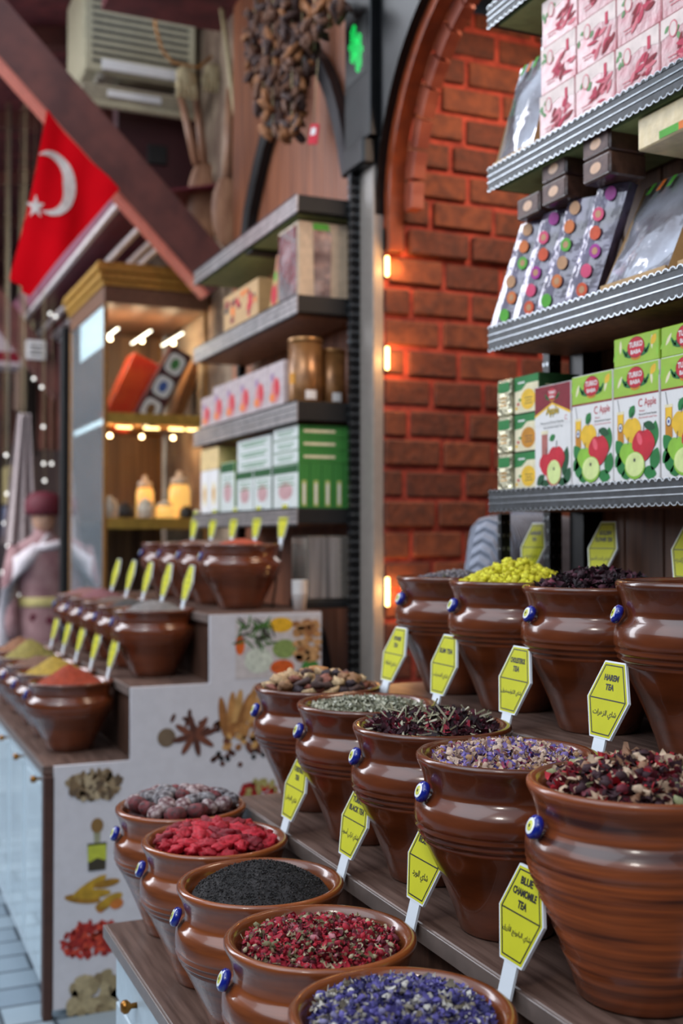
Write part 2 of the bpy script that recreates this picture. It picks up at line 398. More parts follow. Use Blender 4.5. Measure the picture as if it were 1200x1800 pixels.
def bottle(b,x,z):
    k=PXM
    b.flat([(x-15*k,z-46*k),(x+15*k,z-46*k),(x+17*k,z+2*k),(x-17*k,z+2*k)],-.001,mat('pr_bottle',S(60,60,40),.5)); b.flat([(x-16*k,z-30*k),(x+16*k,z-30*k),(x+16*k,z-2*k),(x-16*k,z-2*k)],-.0014,mat('pr_oil',S(182,190,60),.4))
    b.flat([(x-15*k,z-46*k),(x+15*k,z-46*k),(x+15*k,z-30*k),(x,z-24*k),(x-15*k,z-32*k)],-.0017,mat('pr_bdark',S(58,50,34),.4))
    b.flat([(x-5*k,z+2*k),(x+5*k,z+2*k),(x+6*k,z+22*k),(x-6*k,z+22*k)],-.001,mat('pr_neck',S(150,150,120),.4)); b.ell(x,z+32*k,11*k,13*k,-.0012,mat('pr_cork',S(132,100,52),.5))
print_cluster('oil_bottle_print',173,1480,0,0,0,[(1,1,1)],1,extra=bottle,lab='printed stoppered oil bottle')
def turm(b,x,z):
    k=PXM; m1=mat('pr_tur',S(176,138,32),.5,var=.2); m2=mat('pr_tur2',S(150,108,24),.5,var=.2); m3=mat('pr_tur3',S(190,110,40),.5)
    for dx,dz,rx,rz,a,m in [(-8,12,34,8,.5,m1),(22,14,24,7,.1,m2),(-20,-8,32,8,-.2,m2),(0,-2,30,8,.0,m1),(30,-16,22,9,.4,m1),(16,-24,14,9,.3,m2),(40,-24,12,9,.2,m3),(12,-30,7,6,0,m3)]:
        b.ell(x+dx*k,z+dz*k,rx*k,rz*k,-.0008-.0002*dx/40,m,a=a,n=16)
print_cluster('turmeric_print',168,1565,0,0,0,[(1,1,1)],1,extra=turm,lab='printed yellow turmeric roots')
print_cluster('red_berry_print',165,1645,50,30,170,[(178,44,30),(150,30,22),(200,70,44)],8,lab='printed heap of red berries')
print_cluster('ginger_print',170,1745,42,42,70,[(150,134,100),(128,110,80),(172,156,120)],13,1.5,lab='printed ginger root')
def spices(b,x,z):
    k=PXM; br=mat('pr_br',S(110,62,44),.5,var=.2); br2=mat('pr_br2',S(84,46,34),.5,var=.2); cn=[mat('pr_cn%d'%i,S(*q),.5,var=.2) for i,q in enumerate([(172,122,68),(190,146,88),(146,96,50)])]
    for j in range(8):   # star anise
        a=j*math.pi/4+.2; b.ell(x-60*k+22*k*math.cos(a),z-8*k+18*k*math.sin(a),21*k,6*k,-.001-.0001*j,br if j%2 else br2,a=a)
    b.ell(x-112*k,z-8*k,17*k,17*k,-.001,mat('pr_nut',S(112,94,74),.5))
    for j,(dx,dz,a) in enumerate([(10,30,1.5),(22,34,1.4),(34,28,1.2),(48,44,1.25),(60,36,1.1),(-6,22,1.7)]): b.ell(x+dx*k,z+dz*k,38*k,8*k,-.0012-.0002*j,cn[j%3],a=a)
    for j in range(40): b.ell(x+random.uniform(0,90)*k,z+random.uniform(-36,5)*k,random.uniform(6,12)*k,6*k,-.0014-.0001*(j%9),random.choice(cn+[br]),n=8,a=random.random()*3)
    for j in range(16): b.ell(x+random.uniform(-40,80)*k,z+random.uniform(-70,-42)*k,5*k,5*k,-.001,br2 if j%3 else INK,n=10)
    for j in range(14): b.ell(x-60*k+random.gauss(0,26)*k,z+random.gauss(8,12)*k,9*k,4*k,-.0009,br2,n=8,a=random.random()*3)
print_cluster('star_anise_print',398,1280,0,0,0,[(1,1,1)],1,extra=spices,lab='printed star anise, cinnamon sticks and peppercorns')
print_cluster('chilli_print',455,1392,34,22,60,[(176,34,30),(140,24,24),(160,150,90)],9,1.5,lab='printed red chillies')
def photo(b,x,z):
    x0,z1=pc(414,1086); x1,z0=pc(562,1186); k=PXM
    b.flat([(x0,z0),(x1,z0),(x1,z1),(x0,z1)],-.0004,mat('pr_pbg',S(196,188,186),.5))
    def E(u,v,ru,rv,c_,n=24,t=-.0008):
        X,Z=pc(u,v); b.ell(X,Z,ru*k,rv*k,t,mat('pr_%d%d%d'%c_,S(*c_),.5,var=.2,scale=70),n=n)
    E(494,1098,24,14,(224,172,40)); E(422,1134,9,18,(212,96,34)); E(455,1160,28,24,(200,206,190)); E(496,1172,24,14,(206,90,34)); E(500,1140,24,18,(130,150,84),t=-.0007); E(545,1172,18,14,(60,122,50)); 
    for j in range(60):
        u=random.uniform(520,560);v=random.uniform(1092,1160); E(u,v,9,6,random.choice([(176,128,80),(196,150,100),(150,100,60)]),10,-.001-.0001*(j%8))
    for j in range(40):
        X,Z=pc(random.uniform(420,480),random.uniform(1090,1135)); b.ell(X,Z,14*k,2*k,-.0009-.0001*(j%8),mat('pr_gr',S(70,112,50),.5) if j%3 else mat('pr_dk',S(60,58,50),.5),n=8,a=random.random()*3)
print_cluster('spice_photo_print',488,1135,0,0,0,[(1,1,1)],1,extra=photo,lab='printed photograph of spices and herbs in bowls')

# ------------------------------------------------------------------ SHELF RACKS
def fascia(b,x,y0,y1,zt,zb,m=None):
    """black metal edge with two bright lines, beaded bottom and scalloped top"""
    b.box(x-.004,x,y0,y1,zb+.004,zt-.002,m or DSTEEL)
    hgt=zt-zb
    for k in (.38,.66): b.box(x-.0062,x-.004,y0,y1,zb+hgt*k,zb+hgt*k+.0022,STEEL)
    n=int((y1-y0)/.022)
    for i in range(n):
        yc=y0+(i+.5)*(y1-y0)/n
        for zc,up in ((zb+.006,-1),(zt-.004,1)):
            v=[];r_=.0105
            for q in range(9):
                a=math.pi*q/8; v.append((x-.0055,yc+r_*math.cos(a),zc+up*r_*.75*math.sin(a)))
            v+=[(x-.003,p[1],p[2]) for p in v]
            b.add(v,[tuple(range(9)),tuple(range(9,18))[::-1]]+[(q,9+q,10+q,q+1) for q in range(8)],BLACK)
            v2=[(x-.0065,yc+(.0105 if j<9 else .008)*math.cos(math.pi*(j%9)/8),zc+up*(.0105 if j<9 else .008)*.75*math.sin(math.pi*(j%9)/8)) for j in range(18)]
            b.add(v2,[(q,q+1,10+q,9+q) for q in range(8)],STEEL)
def post(b,x0,x1,y0,y1,z0,z1):
    b.rbox(x0,x1,y0,y1,z0,z1,BLACK,.002)
    z=z0+.03
    while z<z1-.02:
        for yy in (y0+.25*(y1-y0),y0+.75*(y1-y0)):
            b.box(x0-.0015,x0,yy-.004,yy+.004,z,z+.009,STEEL)
        for xx in (x0+.25*(x1-x0),x0+.75*(x1-x0)):
            b.box(xx-.004,xx+.004,y0-.0015,y0,z,z+.009,STEEL)
        z+=.034
rk=thing('wall_shelf_rack',(1.65,1.4,0),'black metal shelf rack with scalloped edges above the pots of tea','shelf rack')
def rpart(name,f,root,parent=None):
    b=MB(); f(b); o=b.build(name,parent or root)
    if parent is None: o.location=-Vector(root.location)
    return o
for zt,zb in [(.1155,.063),(.537,.475),(.948,.889),(1.37,1.313)]:
    s_=rpart('shelf',lambda b:(b.rbox(1.517,1.797,.35,2.53,H(zb)+.008,H(zt)-.001,BLACKM,.002),b.box(1.53,1.78,.4,2.5,H(zb)+.0005,H(zb)+.008,GREENU if zt>.6 else PLANK2)),rk)
    rpart('shelf_edge',lambda b:fascia(b,1.517,.35,2.53,H(zt),H(zb)),rk,s_)
rpart('post',lambda b:post(b,1.70,1.739,2.532,2.565,0,H(2.3)),rk); rpart('post',lambda b:post(b,1.55,1.58,2.532,2.55,H(-.1),H(.06)),rk)
rpart('post',lambda b:post(b,1.70,1.739,.30,.345,0,H(2.3)),rk)
rk2=thing('wall_shelf_rack',(1.65,4.5,0),'black metal shelf rack standing between lit display case and brick passage','shelf rack')
for i,(zt,zb) in enumerate([(.104,.04),(.50,.42),(.893,.82),(1.264,1.195)]):
    s_=rpart('shelf',lambda b:(b.rbox(1.517,1.78,3.89,5.25,H(zb)+.008,H(zt)-.001,BLACKM,.002),b.box(1.53,1.77,3.93,5.2,H(zb)+.0005,H(zb)+.008,GREENU if i==3 else PLANK2)),rk2)
    rpart('shelf_edge',lambda b:fascia(b,1.517,3.89,5.25,H(zt),H(zb),ALU),rk2,s_)
    if i==3: rpart('cross_bar',lambda b:b.box(1.53,1.77,4.45,4.53,H(zb)-.012,H(zb),BLACKM),rk2)
rpart('post',lambda b:post(b,1.715,1.754,3.86,3.888,0,H(1.36)),rk2); rpart('post',lambda b:post(b,1.74,1.78,5.255,5.29,0,H(1.36)),rk2)

# ------------------------------------------------------------------ POTS
def pot_profile(Rr,Hh,ring=0):
    k=Rr/.15; q=Hh/.28
    P=[(.078,0),(.084,.004),(.092,.03),(.106,.065),(.122,.10),(.136,.130),(.1435,.150)]
    if ring==0:
        P=[(.074,0),(.079,.004),(.087,.03),(.101,.065),(.117,.10),(.131,.128),(.139,.143),(.1425,.1475),(.1405,.150),(.1455,.1535),(.1480,.157),(.1450,.1605),(.1495,.164),(.1520,.1675),(.1485,.171),(.1515,.1745),(.1530,.178)]
    else:
        P=[(.078,0),(.084,.004),(.092,.03),(.1065,.062),(.1045,.064),(.1175,.09),(.1155,.092),(.1285,.112),(.1260,.114),(.1355,.128),(.1330,.130),(.1410,.142),(.1380,.1445),(.1455,.153),(.1425,.1555),(.148,.161),(.145,.1635),(.150,.169),(.147,.1715),(.1515,.177),(.1485,.1795),(.152,.183)]
    P+=[(.1525,.190),(.1515,.200),(.1475,.209),(.1410,.216),(.1365,.221),(.1350,.226),(.1365,.236),(.1400,.249),(.1445,.260),(.1480,.266),(.1500,.2715),(.1497,.2765),(.1465,.2795),(.1425,.280),(.1375,.2785),(.1330,.2745),(.1290,.266),(.1245,.252),(.1215,.238),(.1220,.225),(.128,.212),(.130,.19),(.12,.17),(.02,.165)]
    return [(r*k,z*q) for r,z in P]
def eye(b,R0=.016,M=None):
    b.lathe([(.4*R0,0),(.95*R0,.001),(1.02*R0,.004),(1.0*R0,.008),(.8*R0,.0105),(.0005,.0112)],EYEB,28,M)
    for r0,r1,z,m in ((.68,.44,.0118,EYEW),(.44,.14,.0120,EYEY),(.14,0,.0122,EYEK)):
        n=24; v=[(R0*r0*math.cos(2*math.pi*i/n),R0*r0*math.sin(2*math.pi*i/n),z-.0012*r0) for i in range(n)]+[(0,0,z)]
        b.add(v,[(i,(i+1)%n,n) for i in range(n)],m,True,M)
def make_pot(Rr,Hh,m,label,ring=0,group='clay pots on the tea counter'):
    t=thing('clay_pot',(0,0,0),label,'pot',group)
    b=MB(); b.lathe(pot_profile(Rr,Hh,ring),m,96); b.build('body',t)
    e=MB(); ez=Hh*.80; er=Rr*.972
    Mx=Matrix.Translation((-er+.001,0,ez))@Matrix.Rotation(R(-68),4,'Y')@Matrix.Diagonal((1,1,1.25,1)); eye(e,.0165,Mx); e.build('eye_bead',t)
    return t
def put_pot(t,x,y,h,rz=0,label=None,first=[set()]):
    if t.name not in first[0]:
        first[0].add(t.name); t.location=(x,y,H(h)); rz-=.13; t.rotation_euler=(0,0,rz)
        if label: t['label']=label
        return t
    return copy_tree(t,(x,y,H(h)),(0,0,rz-.13),label=label)
potA=make_pot(.147,.28,CLAY_O,'x'); potB=make_pot(.147,.28,CLAY,'x'); potC=make_pot(.154,.292,CLAY_S,'x',1); potD=make_pot(.155,.30,CLAY,'x'); potE=make_pot(.149,.24,CLAY,'x',group='clay pots on the spice counter')
# ------------------------------------------------------------------ HEAPS
def mound_z(r,Rm,hm,p=1.5): return hm*max(0,1-(r/Rm)**p)
def heap(name,x,y,z,Rm,hm,n,cols,kinds,size,label,cat='heap',base=None,p=1.6,jit=.006,basemat=None,off=(0,0)):
    b=MB(); ms=[mat('h_%d_%d_%d'%c_,S(*c_),.75,var=.2,scale=120) for c_,_ in cols]; wt=[q for _,q in cols]
    bm=basemat or ms[0]
    rings=14; sg=48; v=[];f=[]
    for i in range(rings+1):
        r_=Rm*i/rings
        for k in range(sg):
            a=6.2832*k/sg; rr=math.hypot(r_*math.cos(a)-off[0],r_*math.sin(a)-off[1])
            v.append((r_*math.cos(a),r_*math.sin(a),mound_z(rr,Rm,hm,p)+(0 if i==rings else .003*noise.noise(Vector((r_*40*math.cos(a),r_*40*math.sin(a),x*9))))-.003))
    for i in range(rings):
        for k in range(sg): q=(k+1)%sg; f.append((i*sg+k,(i+1)*sg+k,(i+1)*sg+q,i*sg+q))
    b.add(v,f,bm,True)
    b.add([(Rm*math.cos(6.2832*k/sg),Rm*math.sin(6.2832*k/sg),-.012) for k in range(sg)],[tuple(range(sg))[::-1]],bm)
    for j in range(n):
        a=random.uniform(0,6.2832); r_=Rm*.97*math.sqrt(random.random()); px,py=r_*math.cos(a),r_*math.sin(a)
        pz=mound_z(math.hypot(px-off[0],py-off[1]),Rm,hm,p)+random.uniform(-.2,1)*jit
        k=random.choices(range(len(kinds)),[q for _,q in kinds])[0]; kd=kinds[k][0]
        m=random.choices(ms,wt)[0]; s_=size*random.uniform(.6,1.25)
        Q=Matrix.Rotation(random.uniform(0,6.28),3,'Z')@Matrix.Rotation(random.gauss(0,.6),3,'X')@Matrix.Rotation(random.gauss(0,.6),3,'Y')
        c_=Vector((px,py,pz))
        if kd=='petal':
            w_=s_*random.uniform(.3,.55); cu=s_*random.uniform(.1,.4)
            vv=[(-s_/2,-w_*.3,cu),(-s_/2,w_*.3,cu),(-s_*.15,-w_*.6,0),(-s_*.15,w_*.6,0),(s_*.25,-w_*.5,.1*cu),(s_*.25,w_*.5,.1*cu),(s_/2,0,cu*.8)]
            b.add([Q@Vector(t_)+c_ for t_ in vv],[(0,2,3,1),(2,4,5,3),(4,6,5)],m,True)
        elif kd=='bud': b.blob(c_,s_*.42,m,sc=(1.25,.8,.8),seed=j,rough=.35,lv=1,rot=Q)
        elif kd=='grain': b.blob(c_,s_*.3,m,sc=(1.9,.7,.7),seed=j,rough=.4,lv=1,rot=Q)
        elif kd=='stick':
            w_=s_*.036; L=s_*random.uniform(.8,1.9)
            vv=[(-L/2,-w_,-w_),(-L/2,w_,-w_),(-L/2,0,w_),(L/2,-w_,-w_),(L/2,w_,-w_),(L/2,0,w_)]
            b.add([Q@Vector(t_)+c_ for t_ in vv],[(0,1,4,3),(1,2,5,4),(2,0,3,5),(0,2,1),(3,4,5)],m)
        elif kd=='flower':
            vv=[(0,0,-s_*.15)]
            for q in range(12):
                a2=q*math.pi/6; rr=s_*(.55 if q%2==0 else .25); vv.append((rr*math.cos(a2),rr*math.sin(a2),s_*random.uniform(0,.3)))
            b.add([Q@Vector(t_)+c_ for t_ in vv],[(0,1+q,1+(q+1)%12) for q in range(12)],m,False)
    o=b.build(name,None,(x,y,z)); return tag(o,label,cat,kind='stuff')
def powder(name,x,y,z,Rm,hm,col,label,p=1.15,rough_amp=.006,col2=None):
    b=MB(); m=mat('powder_%d_%d_%d'%col,S(*col),.9,scale=70,col2=S(*(col2 or tuple(int(c_*.82) for c_ in col))),bump=.5,bs=160)
    rings=26; sg=64; v=[];f=[]
    for i in range(rings+1):
        r_=Rm*i/rings
        for k in range(sg):
            a=6.2832*k/sg; cx_,cy_=r_*math.cos(a),r_*math.sin(a)
            nz=noise.noise(Vector((cx_*22,cy_*22,x*7+y)))+.5*noise.noise(Vector((cx_*60,cy_*60,x)))
            v.append((cx_,cy_,mound_z(r_,Rm,hm,p)+(rough_amp*nz if i<rings else 0)))
    for i in range(rings):
        for k in range(sg): q=(k+1)%sg; f.append((i*sg+k,(i+1)*sg+k,(i+1)*sg+q,i*sg+q))
    b.add(v,f,m,True); b.add([(Rm*math.cos(6.2832*k/sg),Rm*math.sin(6.2832*k/sg),-.012) for k in range(sg)],[tuple(range(sg))[::-1]],m)
    return tag(b.build(name,None,(x,y,z)),label,'spice heap',kind='stuff')
def pile(name,protos,x,y,z,Rm,hm,n,rad,group,label,cat,flat=1,p=1.6,lay=1,z_up=0):
    """individual pieces placed on a mound, kept apart"""
    pts=[]; tries=0
    while len(pts)<n and tries<n*60:
        tries+=1
        a=random.uniform(0,6.2832); r_=(Rm-rad*.8)*math.sqrt(random.random()); q=(r_*math.cos(a),r_*math.sin(a))
        if all((q[0]-t[0])**2+(q[1]-t[1])**2>(rad*1.75)**2 for t in pts): pts.append(q)
    for i,q in enumerate(pts):
        zz=z+mound_z(math.hypot(*q),Rm,hm,p)+rad*flat*.55+z_up
        o=protos[i%len(protos)]
        e=(random.uniform(-.5,.5),random.uniform(-.5,.5),random.uniform(0,6.28))
        if not o.get('used'):
            o['used']=1; o.location=(x+q[0],y+q[1],zz); o.rotation_euler=e; k=o
        else: k=copy_tree(o,(x+q[0],y+q[1],zz),e)
        s_=random.uniform(.85,1.12); k.scale=(s_,s_,s_)
        tag(k,label,cat,group)
    return pts
# tea counter pots -----------------------------------------------
row1=[(.660,1.322,'clay pot of blue chamomile flowers at the front corner of the counter'),(.667,1.615,'clay pot of dried rose buds beside the rose tea sign'),(.675,1.91,'clay pot heaped with fine black tea'),(.687,2.22,'clay pot of bright red dried fruit in the lowest row'),(.700,2.52,'clay pot of ribbed dusty dried fruit at the end of the lowest row')]
for i,(x,y,l) in enumerate(row1): put_pot(potA,x,y,-.886,random.uniform(-.06,.06),l)
row2=[(1.00,1.275,'big ringed orange clay pot of mixed dark red flower tea'),(.975,1.575,'clay pot of lilac and cream flowers behind the rose tea sign'),(.995,1.87,'clay pot of dark petals and pale stalks in the middle row'),(1.0,2.165,'clay pot of pale green leaves in the middle row'),(1.01,2.46,'clay pot of mixed roots and nuts at the end of the middle row')]
for i,(x,y,l) in enumerate(row2):
    put_pot(potC if i==0 else potB,x,y,-.625,random.uniform(-.06,.06),l)
row3=[(1.35,1.535,'large clay pot behind the harem tea sign, rim level with the next shelf'),(1.345,1.838,'clay pot of dark hibiscus petals in the back row'),(1.345,2.135,'clay pot of yellow flower balls in the back row'),(1.36,2.425,'clay pot of grey lavender at the end of the back row')]
for i,(x,y,l) in enumerate(row3): put_pot(potD if i==0 else potB,x,y,-.375,random.uniform(-.06,.06) - (.25 if i==0 else 0),l)
IR=.120
zr=H(-.886)+.262
heap('chamomile_heap',row1[0][0],row1[0][1],zr+.002,IR,.026,2600,[((70,62,128),3),((92,84,150),3),((44,40,92),2.4),((128,122,160),1.2),((190,184,174),3.2),((128,118,100),2.2)],[('flower',3),('petal',4),('bud',1),('stick',1)],.0155,'heap of blue violet dried chamomile flowers with cream bits','flowers',basemat=mat('hb1',S(70,60,100),.9),jit=.012)
heap('rose_heap',row1[1][0],row1[1][1],zr,IR,.020,2300,[((150,20,42),4),((178,30,50),2),((92,18,34),2.6),((170,156,126),2),((112,104,72),1.6),((180,112,120),.6)],[('bud',1.6),('petal',4),('stick',1),('flower',1.4)],.0145,'heap of dried red rose petals with pale green bits','petals',basemat=mat('hb2',S(90,24,34),.9),jit=.010)
powder('black_tea_heap',row1[2][0],row1[2][1],zr-.002,IR,.046,(30,27,27),'smooth mound of fine black tea',1.9,.004,(52,48,48))
heap('tea_leaf_bits',row1[2][0],row1[2][1],zr+.001,IR*.98,.045,3200,[((28,25,26),3),((46,42,42),2),((66,60,58),.5)],[('grain',3),('petal',1)],0.0045,'loose black tea leaf bits covering the black mound','tea leaves',p=1.9,jit=.003,basemat=mat('hb3',S(26,23,23),.9))
# red dried fruit
def dried(cols,rough,sc,lv=2,rad=.012,nm='dried_fruit',k=3,dim=None):
    out=[]
    for i in range(k):
        m=mat('df_%d_%d_%d'%cols[i%len(cols)],S(*cols[i%len(cols)]),.7,var=.25,scale=140,bump=.3)
        b=MB(); b.blob((0,0,0),rad,m,sc=sc,seed=i+rad*999,rough=rough,lv=lv); out.append(b.build(nm))
    return out
zz=zr-.004
powder('fruit_crumbs',row1[3][0],row1[3][1],zz+.004,IR,.020,(120,14,30),'crimson crumbs and under-layer below red dried fruit pieces',1.6)
for l_ in range(2):
    pile('dried_strawberry',dried([(160,14,34),(180,22,42),(120,8,26)],.65,(1.35,.9,.75),3,.0165,'dried_strawberry'),row1[3][0],row1[3][1],zz+.006+.009*l_,IR-.008*l_,.020,44-10*l_,.0135,'crimson dried fruit pieces in the clay pot','crinkled crimson dried fruit piece heaped in a clay pot of the lowest row','dried fruit',.8)
powder('fruit_dust',row1[4][0],row1[4][1],zr-.002,IR,.022,(96,60,60),'dusty under-layer below the ribbed dried fruit',1.6)
# ribbed fruit
pr=[]
for i in range(3):
    b=MB(); v,f=ICO[3]; cm=[mat('rib_a',S(84,34,42),.7,scale=90,col2=S(176,160,158),bump=.3),mat('rib_b',S(50,36,42),.7,scale=80,col2=S(150,146,148),bump=.3),mat('rib_c',S(120,46,50),.7,scale=100,col2=S(70,50,52),bump=.3)][i]
    vv=[]
    for p in v:
        q=Vector(p); a=math.atan2(q.y,q.x); k_=1+.11*math.cos(7*a)*(1-abs(q.z)); vv.append((q.x*k_*.0215,q.y*k_*.0215,q.z*.0185*(1-.25*max(0,q.z)**6)))
    b.add(vv,f,cm,True); pr.append(b.build('dried_ribbed_fruit'))
pile('dried_ribbed_fruit',pr,row1[4][0],row1[4][1],zr+.006,IR+.006,.030,40,.0178,'ribbed dried fruits in the clay pot','small dusty ribbed dried fruit heaped in the end pot of the lowest row','dried fruit')
# middle row
z2=H(-.625)+.262
heap('harem_mix_heap',row2[0][0],row2[0][1],z2+.012,.126,.038,1500,[((100,26,40),3),((54,24,32),3.6),((170,26,40),1.8),((190,162,136),1.6),((150,110,84),1.2),((140,140,100),.4)],[('bud',2),('petal',5),('flower',1.6)],.022,'heap of dark red hibiscus, rose hips and cream blossoms','petals',basemat=mat('hb4',S(60,24,30),.9),jit=.014)
heap('lilac_flower_heap',row2[1][0],row2[1][1],z2,IR,.022,2100,[((190,160,140),3),((206,180,160),2),((130,110,170),1.8),((96,84,150),1.3),((150,60,90),.7),((170,130,90),1)],[('petal',4),('bud',1.2),('flower',1.4)],.017,'heap of lilac, cream and pink dried blossoms','petals',basemat=mat('hb5',S(140,110,100),.9),jit=.010)
heap('stalk_mix_heap',row2[2][0],row2[2][1],z2+.002,IR,.028,1500,[((60,26,36),3),((90,32,48),2),((150,30,50),.9),((40,24,30),2)],[('petal',4),('flower',1.5)],.022,'heap of dark burgundy petals mixed with pale stalks','petals',basemat=mat('hb6',S(60,40,38),.9),jit=.014)
heap('lemongrass_stalks',row2[2][0],row2[2][1],z2+.008,IR*.94,.028,190,[((184,178,154),3),((146,140,112),2),((118,116,90),1)],[('stick',1)],.036,'pale lemongrass stalks scattered over the burgundy petals','stalks',jit=.012,basemat=mat('hb6',S(60,40,38),.9))
heap('pale_leaf_heap',row2[3][0],row2[3][1],z2,IR,.016,2000,[((186,184,164),3),((150,150,128),2),((92,94,76),1.8),((206,204,190),1)],[('petal',5),('stick',1)],.0155,'heap of chopped pale green grey leaves','leaves',basemat=mat('hb7',S(96,100,76),.9),jit=.009)
powder('root_crumbs',row2[4][0],row2[4][1],z2-.004,IR,.016,(120,92,66),'tan crumbs below the mixed roots and nuts',1.6)
mixp=dried([(178,146,108),(196,168,130),(70,48,44)],.7,(1.5,.8,.65),2,.016,'dried_root_piece')+dried([(150,110,78),(52,38,44),(140,84,70)],.8,(1.1,1,.7),2,.014,'dried_root_piece')
for l_ in range(2): pile('dried_root_piece',mixp,row2[4][0],row2[4][1],z2+.004+.012*l_,IR,.028,50-16*l_,.0128,'mixed root and nut pieces in the clay pot','small tan or dark dried root piece in the end pot of the middle row','dried root',.7)
b=MB(); b.tube([(-.022,0,0),(-.008,.002,.001),(.01,-.001,0),(.024,.001,0)],[.007,.009,.0095,.007],mat('rootstick',S(176,120,68),.6,scale=60),10)
tag(b.build('root_stick',None,(row2[4][0]+.0,row2[4][1],z2+.052),(0,.05,-.5)),'thick orange tan root stick lying on top of the mixed roots','root')
# back row
z3=H(-.375)+.262
heap('hibiscus_heap',row3[1][0],row3[1][1],z3+.004,.122,.034,1100,[((46,20,30),4),((72,28,44),2.4),((30,18,24),2),((110,40,60),.6)],[('petal',4),('flower',1.4),('bud',.6)],.020,'heap of dark hibiscus petals','petals',basemat=mat('hb8',S(36,18,24),.9),jit=.014)
powder('pollen_crumbs',row3[2][0],row3[2][1],z3+.004,.122,.026,(170,158,30),'yellow crumbs below the yellow flower balls',1.7)
yb=[]
for i in range(3):
    b=MB(); m=mat('yball%d'%i,S(*[(214,206,40),(226,220,60),(196,184,30)][i]),.7,var=.12,scale=150,bump=.4)
    b.blob((0,0,0),.0078,m,seed=i,rough=.3,lv=2); b.blob((0,0,.0062),.0026,mat('yeye',S(150,120,30),.8),lv=1); yb.append(b.build('yellow_flower_ball'))
for l_,(n_,s_) in enumerate([(150,1),(85,.82),(38,.6)]):
    pile('yellow_flower_ball',yb,row3[2][0],row3[2][1],z3+.006+.010*l_,.124*s_,.034,n_,.0066,'yellow flower balls in the clay pot','small round yellow dried flower heaped in a pot of the back row','dried flower')
heap('lavender_heap',row3[3][0],row3[3][1],z3,IR,.026,1500,[((120,112,118),3),((90,84,94),2),((150,140,140),1.5),((100,100,84),1)],[('grain',3),('stick',1)],.010,'heap of grey lavender buds','herbs',basemat=mat('hb9',S(84,78,82),.9),jit=.006)
heap('herb_fill',row3[0][0],row3[0][1],H(-.375)+.255,.118,.006,300,[((90,60,50),2),((120,90,70),1)],[('petal',1)],.016,'dried herbs low inside the large back pot','herbs')
# spice counter pots
fr=[(.72,4.02,-.74),(1.02,4.04,-.50),(1.34,4.02,-.267)]
def far_row(x,y0,h,n,dy,labs,contents):
    for i in range(n):
        y=y0+i*dy; put_pot(potE,x,y,h,random.uniform(-.05,.05),labs[i])
        col,hm,nm,lab=contents[i]
        powder(nm,x,y,H(h)+.224,.120,hm,col,lab,1.1 if hm>.05 else 1.8,.005)
far_row(.72,4.03,-.74,5,.305,['clay pot of red chilli powder at the corner of the spice counter','clay pot of golden yellow powder behind the red one','clay pot of brown powder in the lowest spice row','clay pot of khaki powder in the lowest spice row','clay pot of ochre powder at the far end of the lowest spice row'],
 [((160,58,28),.072,'chilli_powder','conical heap of orange red powder'),((178,146,56),.07,'turmeric_powder','conical heap of golden yellow powder'),((120,84,66),.04,'cumin_powder','low heap of brown powder'),((150,134,66),.085,'thyme_powder','tall heap of khaki green powder'),((150,100,70),.07,'curry_powder','heap of ochre powder at the row end')])
far_row(1.02,4.045,-.50,5,.305,['clay pot of grey powder at the corner of the middle spice step','clay pot of charcoal spice behind the grey one','clay pot of brown spice in the middle spice row','clay pot of mauve powder in the middle spice row','clay pot of pink powder ending the middle spice row'],
 [((128,122,120),.045,'grey_pepper','rounded heap of grey powder'),((62,58,56),.034,'black_cumin','low heap of charcoal spice'),((110,90,80),.03,'brown_spice','low heap of grey brown spice'),((140,86,90),.055,'sumac_powder','broad heap of mauve powder'),((150,100,96),.04,'pink_powder','heap of dusty pink powder')])
far_row(1.34,4.02,-.267,4,.305,['clay pot of orange chilli flakes on the top spice step','clay pot of pale brown spice next to the chilli flakes','clay pot of reddish brown spice on the top spice step','clay pot ending the row on the top spice step'],
 [((176,72,40),.034,'chilli_flakes','small orange red heap of chilli flakes'),((140,110,96),.03,'brown_herb','low heap of pale brown herb'),((130,86,70),.028,'red_brown_spice','low heap of reddish brown spice'),((120,96,84),.02,'tan_spice','thin layer of tan spice')])

